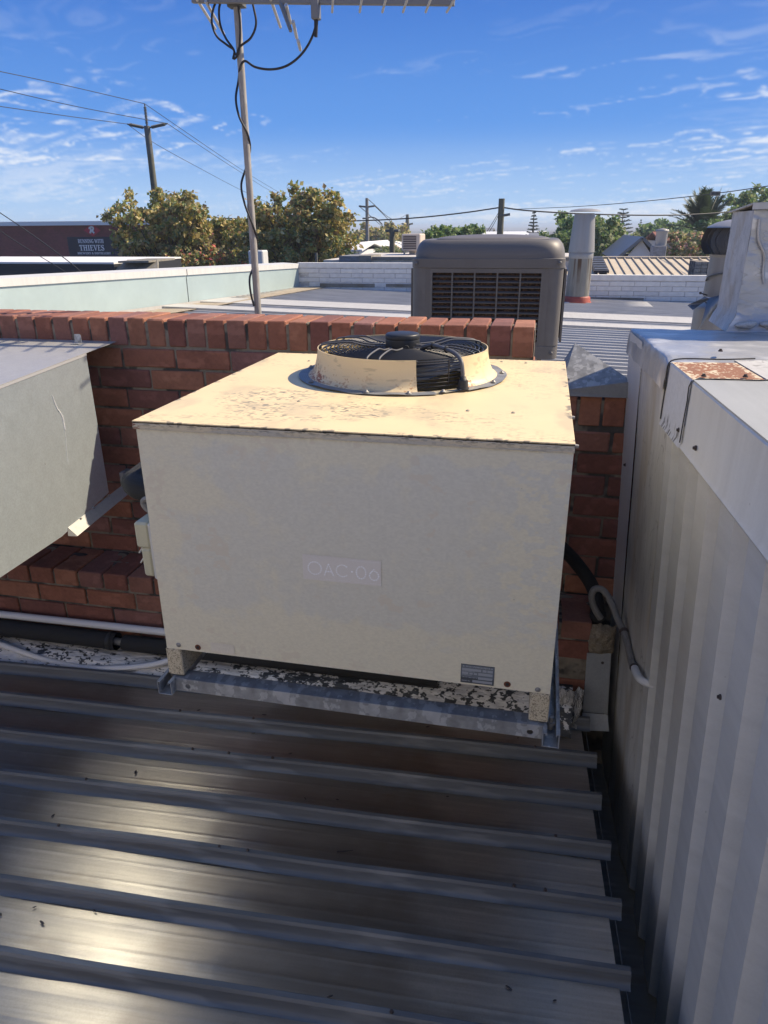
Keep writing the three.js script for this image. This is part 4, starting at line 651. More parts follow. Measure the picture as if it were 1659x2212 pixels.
{                                                  // roof cooler
  const c = thing('roof_cooler', 'large dark brown evaporative cooler with louvred sides on the rear roof', 'roof cooler', [-0.39, -1.12, -5.5]);
  const x0 = -0.897, x1 = 0.123, zf = -5.0, zb = -6.02, cx = (x0 + x1) / 2, cz = (zf + zb) / 2;
  const rr = (w, d, r) => { const s = new THREE.Shape(), X = w / 2, Z = d / 2; s.moveTo(-X + r, -Z); s.lineTo(X - r, -Z); s.absarc(X - r, -Z + r, r, -PI / 2, 0); s.lineTo(X, Z - r); s.absarc(X - r, Z - r, r, 0, PI / 2); s.lineTo(-X + r, Z); s.absarc(-X + r, Z - r, r, PI / 2, PI); s.lineTo(-X, -Z + r); s.absarc(-X + r, -Z + r, r, PI, 1.5 * PI); return s; };
  const W = x1 - x0, D = zf - zb;
  const slab = (w, d, r, y0, y1, bev = 0.006) => { const g = new THREE.ExtrudeGeometry(rr(w - 2 * bev, d - 2 * bev, r), { depth: y1 - y0 - 2 * bev, bevelEnabled: true, bevelThickness: bev, bevelSize: bev, bevelSegments: 3, curveSegments: 10 }); g.rotateX(-PI / 2); g.translate(cx, y0 + bev, cz); return boxUV(g); };
  // rounded lid: shrinking outlines
  const lid = grid(96, 12, (u, v) => { const a = u * 2 * PI, e = 0.30, s = v < 0.7 ? v / 0.7 : 1, t = s * PI / 2, in_ = 0.065 * (1 - Math.cos(t)) + (v > 0.7 ? (v - 0.7) / 0.3 * 0.44 : 0), up = 0.118 * Math.sin(t) + (v > 0.7 ? 0.02 * Math.sin((v - 0.7) / 0.3 * PI / 2) : 0); const ca = Math.cos(a), sa = Math.sin(a), X = W / 2 - in_, Z = D / 2 - in_; return [cx + X * Math.sign(ca) * Math.abs(ca) ** e, -0.192 + up - (v > 0.72 && v < 0.95 ? 0.012 : 0), cz + Z * Math.sign(sa) * Math.abs(sa) ** e]; });
  part(c, 'lid', lid, mCool);
  const dome = grid(60, 8, (u, v) => { const a = u * 2 * PI, s = v * PI / 2, ca = Math.cos(a), sa = Math.sin(a); return [cx + 0.40 * Math.cos(s * 0.98) * Math.sign(ca) * Math.abs(ca) ** 0.6, -0.075 + 0.030 * Math.sin(s), cz + 0.36 * Math.cos(s * 0.98) * Math.sign(sa) * Math.abs(sa) ** 0.6]; });
  part(c, 'lid_dome', dome, mCool);
  part(c, 'top_band', slab(W + 0.004, D + 0.004, 0.075, -0.252, -0.190, 0.004), mCool);
  for (const sx of [-1, 1]) for (const sz of [-1, 1]) part(c, 'corner_post', [(() => { const g = new THREE.CylinderGeometry(0.072, 0.072, 0.50, 18); g.translate(cx + sx * (W / 2 - 0.076), -0.502, cz + sz * (D / 2 - 0.076)); return g; })(), bx(cx + sx * (W / 2 - 0.1315), cx + sx * (W / 2 - 0.078), -0.752, -0.252, cz + sz * (D / 2 - 0.14), cz + sz * (D / 2 - 0.008))], mCool);
  part(c, 'base_tray', slab(W - 0.01, D - 0.01, 0.075, -0.845, -0.752, 0.006), mCool);
  part(c, 'dropper', bx(cx - 0.42, cx + 0.36, -1.16, -0.846, cz - 0.4, cz + 0.42), mCool);
  const panel = (turn, d) => {
    const g0 = []; const w = W - 0.262, y0 = -0.752, y1 = -0.254, T = g => { g.translate(0, 0, d); g.rotateY(turn); g.translate(cx, 0, cz); return g; };
    const pn = part(c, 'louvre_panel', [[-w / 2, -w / 2 + 0.016, y0, y1], [w / 2 - 0.016, w / 2, y0, y1], [-w / 2 + 0.016, w / 2 - 0.016, y1 - 0.028, y1], [-w / 2 + 0.016, w / 2 - 0.016, y0, y0 + 0.02]].map(([a, b, e, f]) => T(bx(a, b, e, f, -0.03, -0.004))), mCool);
    for (let i = 1; i < 5; i++) part(pn, 'mullion', T(bx(-w / 2 + w * i / 5 - 0.005, -w / 2 + w * i / 5 + 0.005, y0 + 0.02, y1 - 0.028, -0.020, -0.006)), mCool);
    for (let i = 0; i < 13; i++) { const y = y1 - 0.052 - 0.0335 * i; part(pn, 'slat', T((() => { const g = bx(-w / 2 + 0.016, w / 2 - 0.016, -0.002, 0.002, -0.014, 0.010); g.rotateX(0.45); g.translate(0, y, -0.020); return g; })()), mCool); }
    part(pn, 'cooling_pad', T(bx(-w / 2, w / 2, y0, y1, -0.07, -0.040)), mPad);
  };
  panel(0, D / 2); panel(PI / 2, W / 2); panel(-PI / 2, W / 2); panel(PI, D / 2);
  for (const [x, y] of [[x0 + 0.035, -0.222], [x1 - 0.035, -0.218], [x1 - 0.045, -0.80]]) part(c, 'bolt', lathe([[0, 0.010], [0.008, 0.009], [0.013, 0.002], [0.013, 0]], [0, 0, 0], 12).rotateX(PI / 2).translate(x, y, zf + 0.003), mCool);
  for (const s of [-1, 1]) part(c, 'side_cover', bx(s < 0 ? x0 - 0.018 : x1 + 0.003, s < 0 ? x0 - 0.003 : x1 + 0.018, -0.74, -0.26, cz - 0.38, cz + 0.40), mCool);
}
{                                                  // flue with a coolie hat
  const z = -11.9, P = at(1247, 657, z), f = thing('flue_pipe', 'stained steel flue pipe with flat rain cap and red boot on the rear roof', 'flue pipe', [P[0], -1.12, z]);
  const x = P[0] - 0.012, Y = y => at(1247, y, z)[1], r0 = 0.178;
  part(f, 'lower_pipe', lathe([[r0, Y(657)], [r0, Y(555)]], [x, 0, z], 28), mFlueLow);
  part(f, 'joint_band', lathe([[r0 + 0.002, Y(558)], [r0 + 0.006, Y(556)], [r0 + 0.006, Y(546)], [r0 - 0.01, Y(544)]], [x, 0, z], 28), mFlueTop);
  part(f, 'sleeve', lathe([[r0 + 0.016, Y(545)], [r0 + 0.014, Y(540)], [0.150, Y(462)], [0.140, Y(461)]], [x, 0, z], 28), mFlueTop);
  part(f, 'rain_cap', lathe([[0.235, Y(457)], [0.20, Y(453.5)], [0.10, Y(451)], [0, Y(450.5)]], [x, 0, z], 28), mFlueTop);
  part(f, 'red_boot', lathe([[r0 + 0.035, Y(660)], [r0 + 0.05, Y(654)], [r0 + 0.020, Y(648)], [r0 + 0.026, Y(643)], [r0 + 0.002, Y(639)]], [x, 0, z], 28), mRedSeal);
  part(f, 'base_plate', bx(x - 0.5, x + 1.1, -1.15, -1.115, z - 0.4, z + 0.35), mRearFlat);
}
{                                                  // turbine ventilator half behind the flue box
  const z = -5.6, S = z / -5, P = (x, y) => { const k = at(...[x, y], z); return k; };
  const cx = P(1574, 600)[0], t = thing('turbine_vent', 'spinning turbine roof ventilator with torn lead skirt behind the flue box', 'roof vent', [cx, -1.14, z]);
  const Y = y => P(1560, y)[1], rH = 0.215;
  part(t, 'throat', lathe([[0.150, Y(640)], [0.140, Y(556)], [0.148, Y(553)], [0.150, Y(549)]], [cx, 0, z], 28), mat([0.30, 0.29, 0.27], 0.45, { map: tWall, metalness: 0.3 }));
  part(t, 'base_pipe', lathe([[0.20, -1.16], [0.195, Y(665)], [0.13, Y(655)]], [cx, 0, z], 28), mFlueTop);
  part(t, 'dome', lathe([[rH * 0.88, Y(492)], [rH * 0.86, Y(489)], [rH * 0.6, Y(480)], [rH * 0.3, Y(475)], [0, Y(473)]], [cx, 0, z], 32), mat([0.33, 0.32, 0.31], 0.4, { metalness: 0.3 }));
  part(t, 'drum', lathe([[rH * 0.62, Y(549)], [rH * 0.70, Y(520)], [rH * 0.62, Y(491)]], [cx, 0, z], 24), mat([0.13, 0.13, 0.13], 0.6, { metalness: 0.4 }));
  for (let k = 0; k < 20; k++) part(t, 'vane', grid(3, 10, (u, v) => { const a = 2 * PI * k / 20 + 0.20 * Math.sin(v * PI * 0.9) + u * 0.07, r = rH * (0.86 + 0.14 * Math.sin(v * PI)) - 0.03 * u; return [cx + r * Math.cos(a), mix(Y(549), Y(491), v), z + r * Math.sin(a)]; }), mat([0.13, 0.13, 0.13], 0.4, { metalness: 0.4 }));
  part(t, 'skirt', [grid(12, 10, (u, v) => { const a = P(1480, 640), A = P(mix(1520, 1600, u), mix(640, 632, u)), Bp = P(mix(1492, 1520, u), mix(704, 656 + 10 * u, u)); return [mix(A[0], Bp[0], v), mix(A[1], Bp[1], Math.pow(v, 1.2)) + 0.02 * Math.sin(u * 3 + v * 4), z + 0.15 + 0.12 * Math.sin(v * 2) * (1 - u) + 0.02 * Math.sin(u * 6)]; }), grid(8, 6, (u, v) => { const A = P(mix(1512, 1524, u), mix(636, 642, u)), Bp = P(mix(1477, 1486, u), mix(655, 664, u)); return [mix(A[0], Bp[0], v), mix(A[1], Bp[1], v), z + 0.16 + 0.02 * Math.sin(v * 5 + u * 3)]; })], mat([0.17, 0.19, 0.22], 0.4, { metalness: 0.5 }));
  part(t, 'tie_wire', tube([[cx - 0.15, Y(606), z + 0.02], [cx - 0.148, Y(598), z + 0.06], [cx - 0.10, Y(590), z + 0.13], [cx, Y(584), z + 0.155], [cx + 0.1, Y(579), z + 0.12]], 0.006, 24, 6), mIron);
  part(t, 'nail', [rod([cx - 0.14, Y(636), z + 0.08], [cx - 0.19, Y(631), z + 0.1], 0.004, 0.004, 6), cap([cx - 0.19, Y(631), z + 0.1], 0.009)], mScrewDark);
}
// ------------------------------------------------------------------ television aerial
{
  const Z = -3.25, P = (x, y) => at(x, y, Z), base = P(558, 682), top = [P(511, 0)[0], P(511, 0)[1] + 0.10, Z];
  const a = thing('tv_aerial', 'television aerial on a weathered steel mast behind the brick parapet', 'aerial', [base[0], -1.1, Z]);
  const ax = y => mix(base[0], top[0], (y - base[1]) / (top[1] - base[1]));
  part(a, 'mast', [rod([ax(-1.1), -1.10, Z], [ax(0.1), 0.1, Z], 0.0165, 0.0165, 14), rod([ax(0.1), 0.1, Z], [ax(top[1]), top[1], Z], 0.0150, 0.0150, 14)], mMast);
  const b0 = P(423, 6), b1 = P(985, 12), by = x => mix(b0[1], b1[1], (x - b0[0]) / (b1[0] - b0[0])), bz = Z + 0.035;
  part(a, 'boom', [(() => { const L = b1[0] - b0[0], g = cbox(L, 0.020, 0.020, 0.002); g.rotateZ(Math.atan2(b1[1] - b0[1], L)); g.translate((b0[0] + b1[0]) / 2, (b0[1] + b1[1]) / 2, bz); return boxUV(g); })()], mAerialDark);
  // the dipoles lie across the boom
  for (const [x, dl] of [[719, 1.5], [781, 4], [833, 7], [879, 8.5], [930, 10.5], [981, 16]]) { const k = P(x, 10)[0]; part(a, 'element', [rod(at(x + dl * 0.15, -5, bz + 0.10), at(x - dl, 26, bz - 0.08), 0.0050, 0.0050, 8)], mAerial); }
  for (const [x0, y0, x1, y1] of [[424, -4, 465, 62], [444, 2, 484, 74], [584, -4, 606, 59]]) part(a, 'element', rod(at(x0, y0, bz + 0.02), at(x1, y1, bz - 0.16), 0.0066, 0.0060, 8), mAerial);
  { const k = P(612, 10)[0]; const tip = P(646, 105);
    part(a, 'reflector_arm', [rod([k, by(k), bz], [tip[0], tip[1] + 0.04, bz + 0.06], 0.010, 0.007, 4)], mAerialDark);
    for (const [x0, y0, x1, y1] of [[618, 10, 628, 50], [633, 46, 641, 82], [644, 88, 649, 108]]) part(a, 'element', rod(at(x0, y0, bz + 0.06), at(x1, y1, bz - 0.04), 0.0068, 0.0064, 8), mAerial); }
  { const k = P(688, 12); part(a, 'balun_box', [cbx(k[0] - 0.016, k[0] + 0.016, by(k[0]) - 0.062, by(k[0]) + 0.012, bz - 0.014, bz + 0.022, 0.003)], mAerialDark);
    part(a, 'mast_clamp', [cbx(ax(by(ax(0.75))) - 0.034, ax(0.75) + 0.034, by(ax(0.75)) - 0.016, by(ax(0.75)) + 0.018, Z - 0.02, bz - 0.011, 0.002)], mIron);
    const C = (x, y, dz = 0.02) => { const q = P(x, y); return [q[0], q[1], Z + dz]; };
    part(a, 'coax_cable', [tube([C(688, 40, 0.035), C(687, 62, 0.035), C(676, 95, 0.04), C(655, 125, 0.04), C(625, 146, 0.035), C(590, 153, 0.03), C(555, 147, 0.025), C(532, 134, 0.02), C(524, 145, 0.02), C(514, 175, -0.005), C(512, 215, 0.012), C(522, 255, 0.024), C(538, 290, 0.018), C(538, 320, -0.012), C(528, 360, -0.02), C(524, 400, 0.014), C(533, 440, 0.024), C(551, 490, 0.020), C(554, 520, -0.01), C(546, 570, -0.02), C(543, 600, 0.02), C(546, 630, 0.026), C(552, 660, 0.02)], 0.0048, 260, 7)], mBlack);
    part(a, 'coax_cable', [tube([C(478, -6), C(466, 20), C(462, 50), C(472, 80), C(495, 100), C(510, 112), C(508, 130), C(518, 120), C(523, 80), C(522, 40), C(519, 15)], 0.0046, 90, 7), tube([C(486, -6), C(478, 20), C(480, 55), C(492, 85), C(508, 108), C(514, 122), C(522, 104), C(546, 84), C(557, 55), C(552, 20), C(546, -4)], 0.0046, 90, 7)], mBlack);
    part(a, 'plug', rod([k[0], by(k[0]) - 0.062, bz + 0.004], [k[0] - 0.004, by(k[0]) - 0.12, bz + 0.004], 0.0085, 0.007, 10), mBlack); }
}

// ------------------------------------------------------------------ across the street: brick hall with the painted sign
const span = (x0, x1, y0, y1, z, d = 0.2) => { const a = at(x0, y1, z), b = at(x1, y0, z); return [a[0], b[0], a[1], b[1], z - d, z]; };
{
  const z = -42, L = at(-260, 490, z)[0], Rr = at(345, 490, z)[0], top = at(150, 487, z)[1];
  const b = thing('brick_hall', 'long dark red brick hall with a painted sign behind the street trees', 'building', [(L + Rr) / 2, GROUND, z - 5]);
  part(b, 'wall', bx(L, Rr, GROUND, top, z - 14, z), mRedWall);
  part(b, 'roof_edge', bx(L - 0.2, Rr + 0.2, top + 0.002, top + 0.22, z - 14.2, z + 0.25), mRoofWhite);
  part(b, 'roof', plate([[L - 0.2, top + 0.22, z + 0.2], [Rr + 0.2, top + 0.22, z + 0.2], [Rr + 0.2, top + 0.26, z - 7], [L - 0.2, top + 0.26, z - 7]], 0.05), mRoofWhite);
  const cv = document.createElement('canvas'); cv.width = 1024; cv.height = 512; const g = cv.getContext('2d');
  g.fillStyle = 'rgb(34,40,56)'; g.fillRect(0, 0, 1024, 512); g.fillStyle = 'rgb(235,236,238)'; g.textAlign = 'left';
  g.font = 'bold 82px serif'; g.fillText('RUNNING WITH', 150, 92, 370); g.font = 'bold 118px serif'; g.fillText('THIEVES', 158, 206, 360); g.font = 'bold 44px serif'; g.fillText('BREWERY & DISTILLERY', 118, 262, 480);
  g.font = 'bold 20px serif'; g.fillText('— —— — —— — — ——', 104, 306, 400); g.font = 'bold 96px serif'; g.fillText('CA', 166, 410, 120);
  const t = new THREE.CanvasTexture(cv); t.colorSpace = THREE.SRGBColorSpace;
  const s0 = at(145, 512, z), s1 = at(310, 585, z), w = s1[0] - s0[0], h = s0[1] - s1[1];
  part(b, 'sign_board', new THREE.PlaneGeometry(w, h).translate(s0[0] + w / 2, s0[1] - h / 2, z + 0.03), mat(0xffffff, 0.8, { map: t }), { label: 'navy sign with white lettering' });
  const dc = at(200, 497.5, z), dm = new THREE.Shape(); const dw = (at(218, 497, z)[0] - at(182, 497, z)[0]) / 2, dh = dw * 0.62; dm.moveTo(-dw, 0); dm.lineTo(0, dh); dm.lineTo(dw, 0); dm.lineTo(0, -dh); dm.closePath();
  const dg = new THREE.ExtrudeGeometry(dm, { depth: 0.03, bevelEnabled: false }); dg.translate(dc[0], dc[1], z + 0.02);
  const em = part(b, 'diamond_emblem', boxUV(dg), mat([0.45, 0.02, 0.05], 0.7));
  const s = dw * 0.30, e = (x, y) => [dc[0] + x * s, dc[1] + y * s, z + 0.075];
  part(em, 'letter_mark', [tube([e(-0.75, -0.95), e(-0.3, 0.1), e(-0.35, 0.95), e(0.1, 1.15), e(0.75, 0.75), e(0.5, 0.1), e(-0.25, -0.05)], 0.06, 30, 6), tube([e(0.0, 0.0), e(0.35, -0.5), e(0.9, -1.0)], 0.06, 12, 6), tube([e(-0.9, 0.4), e(-0.8, 0.9), e(-0.35, 0.95)], 0.05, 12, 6)], mRoofWhite);
  const v = at(257, 478, z); part(b, 'roof_stack', rod([v[0], top, z - 3], [v[0], at(257, 445, z)[1], z - 3], 0.10, 0.10, 10), mRoofWhite);
}
{
  const z = -19, a = at(-200, 566, z), b = at(250, 600, z), f = thing('dark_awning', 'dark flat awning with white top edge beyond the pale parapet', 'awning', [(a[0] + b[0]) / 2, a[1] - 1, z - 2]);
  part(f, 'fascia', bx(a[0], b[0], at(100, 598, z)[1] - 0.5, at(100, 570, z)[1], z - 4, z), mDark);
  part(f, 'edge_trim', bx(a[0], b[0] + 0.02, at(100, 570, z)[1] + 0.002, at(100, 566, z)[1], z - 4, z + 0.03), mRoofWhite);
  const p = (x, y, d) => { const k = at(x, y, z); return [k[0], k[1], z + d]; };
  part(f, 'end_block', [plate([p(256, 566, -0.5), p(322, 565, -0.5), p(344, 592, 0.05), p(240, 592, 0.05)], 0.1), plate([p(256, 566, 0.02), p(322, 565, 0.02), p(318, 564.5, -1.6), p(256, 565, -1.6)], 0.05)], mConcrete);
  part(f, 'post', [rod([a[0] + 2, GROUND, z - 1], [a[0] + 2, a[1], z - 1], 0.1), rod([b[0] - 0.3, GROUND, z - 1], [b[0] - 0.3, b[1], z - 1], 0.1)], mDark);
}

// ------------------------------------------------------------------ trees
function crown(seed, clumps, n, size, cols, o = {}) {      // many leaf-sized folded faces gathered in clumps
  const q = rng(seed), P = [], N = [], C = [], gs = () => (q() + q() + q() - 1.5) * 1.15, tot = clumps.reduce((s, c) => s + c[3] ** 2, 0);
  for (const [x, y, z, r, fl = 0.8] of clumps) {
    const m = Math.max(6, Math.round(n * r * r / tot));
    for (let i = 0; i < m; i++) {
      const c = new V3(x + gs() * r, y + gs() * r * fl, z + gs() * r), s = size * (0.6 + 0.8 * q());
      const d = new V3(q() - 0.5, q() - 0.62, q() - 0.5).normalize(), sd = new V3(q() - 0.5, q() - 0.5, q() - 0.5).cross(d).normalize(), nn = new V3().crossVectors(sd, d).normalize();
      const tip = c.clone().addScaledVector(d, s), l = c.clone().addScaledVector(d, s * 0.45).addScaledVector(sd, s * (o.w || 0.42)).addScaledVector(nn, s * 0.12), rr = c.clone().addScaledVector(d, s * 0.45).addScaledVector(sd, -s * (o.w || 0.42)).addScaledVector(nn, s * 0.12);
      const col = cols[(q() * cols.length) | 0], k = 2.1 + 1.4 * q();
      for (const v of [c, l, tip, c, tip, rr]) { P.push(v.x, v.y, v.z); C.push(col[0] * k, col[1] * k, col[2] * k); }
    }
  }
  const g = new THREE.BufferGeometry(); g.setAttribute('position', new THREE.Float32BufferAttribute(P, 3)); g.setAttribute('color', new THREE.Float32BufferAttribute(C, 3)); g.computeVertexNormals(); g.setAttribute('uv', new THREE.Float32BufferAttribute(new Float32Array(P.length / 3 * 2), 2)); return g;
}
function tree(name, label, seed, box, z, depth, o) {       // box: outline in the photograph; the crown fills an uneven ellipsoid there
  const q = rng(seed), a = at(box[0], box[3], z), b = at(box[1], box[2], z), cx = (a[0] + b[0]) / 2, cy = (a[1] + b[1]) / 2, rx = (b[0] - a[0]) / 2, ry = (b[1] - a[1]) / 2;
  const t = thing(name, label, 'tree', [cx, GROUND, z], { group: o.group }), clumps = [], wood = [];
  const n = o.clumps || 60, base = o.base ?? a[1] - 0.6;
  wood.push(rod([cx, GROUND, z], [cx + 0.1, base, z], o.trunk || 0.2, (o.trunk || 0.2) * 0.75, 8));
  for (let i = 0; i < n; i++) {
    let x, y, w; do { x = q() * 2 - 1; y = q() * 2 - 1; w = q() * 2 - 1; } while (x * x + y * y + w * w > 1 || (o.keep && !o.keep(x, y, w)));
    const e = 0.92 + 0.42 * (q() - 0.45), p = [cx + x * rx * e, cy + y * ry * e, z + w * depth * e];
    clumps.push([...p, Math.min(rx, ry, depth) * (o.clump || 0.22) * (0.7 + 0.7 * q()), 0.8]);
    if (i % 3 === 0) wood.push(rod([cx + 0.1 * x, base + (p[1] - base) * 0.15 * q(), z], [p[0], p[1], p[2]], 0.05 * (o.limb || 1), 0.012, 5));
  }
  part(t, 'trunk', wood.slice(0, 1), mBark); part(t, 'branches', wood, mBark); part(t, 'crown', crown(seed + 1, clumps, o.leaves || 5000, o.size || 0.12, o.cols, o), mLeaf);
  return t;
}
const autumn = [[0.13, 0.115, 0.024], [0.15, 0.13, 0.030], [0.09, 0.10, 0.025], [0.17, 0.125, 0.035], [0.065, 0.085, 0.022], [0.19, 0.155, 0.055], [0.22, 0.18, 0.08], [0.055, 0.075, 0.020], [0.11, 0.07, 0.028]];
const green = [[0.055, 0.095, 0.026], [0.075, 0.115, 0.036], [0.045, 0.078, 0.022], [0.10, 0.125, 0.045], [0.062, 0.09, 0.034]], olive = [[0.095, 0.115, 0.042], [0.12, 0.135, 0.058], [0.07, 0.09, 0.036], [0.14, 0.14, 0.068]], dark = [[0.022, 0.04, 0.016], [0.03, 0.05, 0.02], [0.035, 0.055, 0.022]];
const red = [[0.35, 0.05, 0.05], [0.28, 0.06, 0.05], [0.09, 0.08, 0.03]];
tree('street_tree', 'autumn-leaved tree in front of the navy sign and power pole', 101, [250, 472, 392, 600], -27, 1.5, { cols: autumn, leaves: 11500, clumps: 190, clump: 0.125, size: 0.165, trunk: 0.17, group: 'autumn street trees', keep: (x, y) => !(y > 0.45 && x > -0.1 && x < 0.22) && !(y > 0.25 && x > 0.82) && (y > -0.5 || Math.abs(x) < 1.2) });
tree('street_tree', 'broad autumn-leaved tree rising behind the aerial mast', 131, [540, 764, 402, 600], -27, 1.5, { cols: autumn, leaves: 11500, clumps: 190, clump: 0.13, size: 0.165, trunk: 0.17, group: 'autumn street trees', keep: (x, y) => !(y > 0.7 && x > 0.5) && !(y < -0.55 && x > 0.6) });
tree('street_tree', 'low autumn-leaved tree filling the gap between the two taller ones', 161, [430, 580, 468, 600], -28.5, 1.6, { cols: autumn, leaves: 9000, clumps: 60, clump: 0.22, size: 0.15, trunk: 0.14, group: 'autumn street trees' });
tree('flowering_shrub', 'low red and gold bush below the autumn trees', 171, [330, 600, 535, 600], -25.5, 0.8, { cols: [...autumn, ...autumn, ...red], leaves: 3200, clumps: 60, clump: 0.3, size: 0.12, trunk: 0.1 });
tree('hedge_shrub', 'dark green shrub between the autumn tree and the white cottage', 181, [690, 762, 530, 585], -30, 1.0, { cols: dark, leaves: 2600, clumps: 22, clump: 0.4, size: 0.12 });
tree('street_tree', 'distant bronze-leaved tree behind the streetlight pole', 191, [758, 880, 486, 545], -95, 5, { cols: autumn, leaves: 5200, clumps: 50, clump: 0.26, size: 0.38, trunk: 0.4, group: 'autumn street trees' });
tree('garden_tree', 'round green tree between the small beige cooler and the wooden pole', 201, [925, 1060, 480, 545], -38, 2.0, { cols: [...green, [0.11, 0.14, 0.04]], leaves: 6500, clumps: 60, clump: 0.22, size: 0.17, trunk: 0.15 });
tree('garden_tree', 'bushy olive tree left of the stained flue pipe', 211, [1168, 1266, 466, 600], -48, 4, { cols: green, leaves: 9500, clumps: 60, clump: 0.25, size: 0.22, trunk: 0.3 });
tree('garden_tree', 'tall light green tree just right of the stained flue pipe', 221, [1245, 1356, 466, 600], -44, 3.6, { cols: [...olive, ...green], leaves: 11000, clumps: 75, clump: 0.22, size: 0.2, trunk: 0.25 });
tree('garden_tree', 'green tree behind the grey gabled roof', 231, [1335, 1400, 500, 570], -50, 2.4, { cols: olive, leaves: 4200, clumps: 40, clump: 0.25, size: 0.2, trunk: 0.2 });
tree('garden_tree', 'row of rounded green treetops on the skyline left of the palm', 241, [1375, 1510, 472, 545], -80, 5, { cols: green, leaves: 8500, clumps: 60, clump: 0.24, size: 0.34, trunk: 0.3 });
tree('garden_tree', 'pink-tinged flowering oleander behind the tan roof', 251, [1432, 1540, 500, 572], -30, 1.8, { cols: [...olive, [0.16, 0.13, 0.08], [0.30, 0.16, 0.12], [0.20, 0.17, 0.10]], leaves: 7500, clumps: 70, clump: 0.22, size: 0.12, trunk: 0.14 });
tree('garden_tree', 'dense green tree under the palm fronds', 261, [1490, 1580, 470, 570], -46, 2.4, { cols: green, leaves: 5200, clumps: 50, clump: 0.26, size: 0.2, trunk: 0.2 });
tree('garden_tree', 'tall bright green tree behind the palm', 271, [1552, 1680, 408, 545], -58, 4.5, { cols: [...green, ...olive], leaves: 9500, clumps: 90, clump: 0.20, size: 0.24, trunk: 0.3 });
{                                                  // date palm
  const z = -48, c = at(1518, 503, z), t = thing('palm_tree', 'tall date palm with arching feathery fronds on the skyline', 'tree', [c[0], GROUND, z]), q = rng(301);
  part(t, 'trunk', lathe([[0.35, GROUND], [0.28, c[1] - 1], [0.42, c[1] - 0.3], [0.2, c[1]]], [c[0], 0, z], 12), mBark);
  const P = [], C = [];
  for (let k = 0; k < 54; k++) {
    const az = q() * 2 * PI, el = mix(-0.15, 1.42, Math.pow(q(), 0.75)), L = 2.15 + 0.4 * q(), pts = []; let p = new V3(c[0], c[1], z), d = new V3(Math.cos(az) * Math.cos(el), Math.sin(el), Math.sin(az) * Math.cos(el));
    for (let i = 0; i <= 14; i++) { pts.push(p.clone()); p = p.clone().addScaledVector(d, L / 14); d.y -= 0.035 + 0.02 * (i / 14); d.normalize(); }
    for (let i = 1; i < 14; i++) for (let h = 0; h < 3; h++) for (const s of [-1, 1]) {
      const o = pts[i].clone().lerp(pts[i + 1], h / 3), dir = pts[i + 1].clone().sub(pts[i]).normalize(), sd = new V3().crossVectors(dir, new V3(0, 1, 0)).normalize().multiplyScalar(s), l = 0.62 * Math.sin(PI * (0.12 + 0.8 * i / 14)), tip = o.clone().addScaledVector(dir, l * 0.7).addScaledVector(sd, l * 0.6).add(new V3(0, 0.06 - 0.12 * q(), 0)), w = dir.clone().multiplyScalar(0.05);
      const k2 = 0.8 + 0.5 * q(); for (const v of [o.clone().sub(w), o.clone().add(w), tip]) { P.push(v.x, v.y, v.z); C.push(0.05 * k2, 0.075 * k2, 0.028 * k2); }
    }
    for (let i = 0; i < 14; i++) { const a = pts[i], b = pts[i + 1], w = 0.03 * (1 - i / 15); for (const v of [[a.x, a.y - w, a.z], [a.x, a.y + w, a.z], [b.x, b.y, b.z]]) { P.push(...v); C.push(0.10, 0.10, 0.05); } }
  }
  const g = new THREE.BufferGeometry(); g.setAttribute('position', new THREE.Float32BufferAttribute(P, 3)); g.setAttribute('color', new THREE.Float32BufferAttribute(C, 3)); g.computeVertexNormals(); part(t, 'fronds', g, mLeaf);
}
function pine(label, seed, x, y0, y1, wpx, z, tiers, flat = 0) {   // Norfolk pine: tiers of level branches
  const q = rng(seed), top = at(x, y0, z), bot = at(x, y1, z), H = top[1] - bot[1], W = (at(x + wpx / 2, y1, z)[0] - at(x - wpx / 2, y1, z)[0]) / 2;
  const t = thing('norfolk_pine', label, 'tree', [top[0], GROUND, z]); part(t, 'trunk', rod([top[0], GROUND, z], [top[0], top[1], z], 0.28, 0.03, 8), mBark);
  const P = [], C = []; const fl = (a, b, s) => { for (let i = 0; i < 16; i++) { const o = a.clone().lerp(b, 0.1 + 0.9 * i / 16), u = new V3(q() - 0.5, 0.5 + q() * 0.5, q() - 0.5).multiplyScalar(s), v = b.clone().sub(a).normalize().multiplyScalar(s * 0.9), w = new V3(q() - 0.5, q() * 0.4, q() - 0.5).multiplyScalar(s * 1.4), k = 0.7 + 0.6 * q(); for (const p of [o, o.clone().add(u), o.clone().add(v), o, o.clone().add(w), o.clone().add(v)]) { P.push(p.x, p.y, p.z); C.push(0.035 * k, 0.06 * k, 0.03 * k); } } };
  for (let i = 0; i < tiers; i++) { const f = i / (tiers - 1), y = mix(top[1] - H * 0.04, bot[1], f), r = W * (flat ? Math.min(1, 0.35 + 1.1 * f) : 0.12 + 0.88 * f); for (let k = 0; k < 9; k++) { const a = 2 * PI * k / 9 + i * 0.7, e = r * (0.85 + 0.3 * q()); fl(new V3(top[0], y, z), new V3(top[0] + Math.cos(a) * e, y + r * 0.22 + (q() - 0.5) * 0.1, z + Math.sin(a) * e), H * 0.055); } }
  const g = new THREE.BufferGeometry(); g.setAttribute('position', new THREE.Float32BufferAttribute(P, 3)); g.setAttribute('color', new THREE.Float32BufferAttribute(C, 3)); g.computeVertexNormals(); part(t, 'crown', g, mLeaf);
}
pine('slender tiered pine standing alone against the sky beside the cooler', 311, 1154, 458, 520, 36, -75, 9);
pine('dark flat-topped pine behind the trees right of the flue', 321, 1347, 452, 515, 46, -95, 8, 1);
pine('tiny distant pine on the skyline between tree rows', 331, 1385, 475, 505, 14, -120, 7);

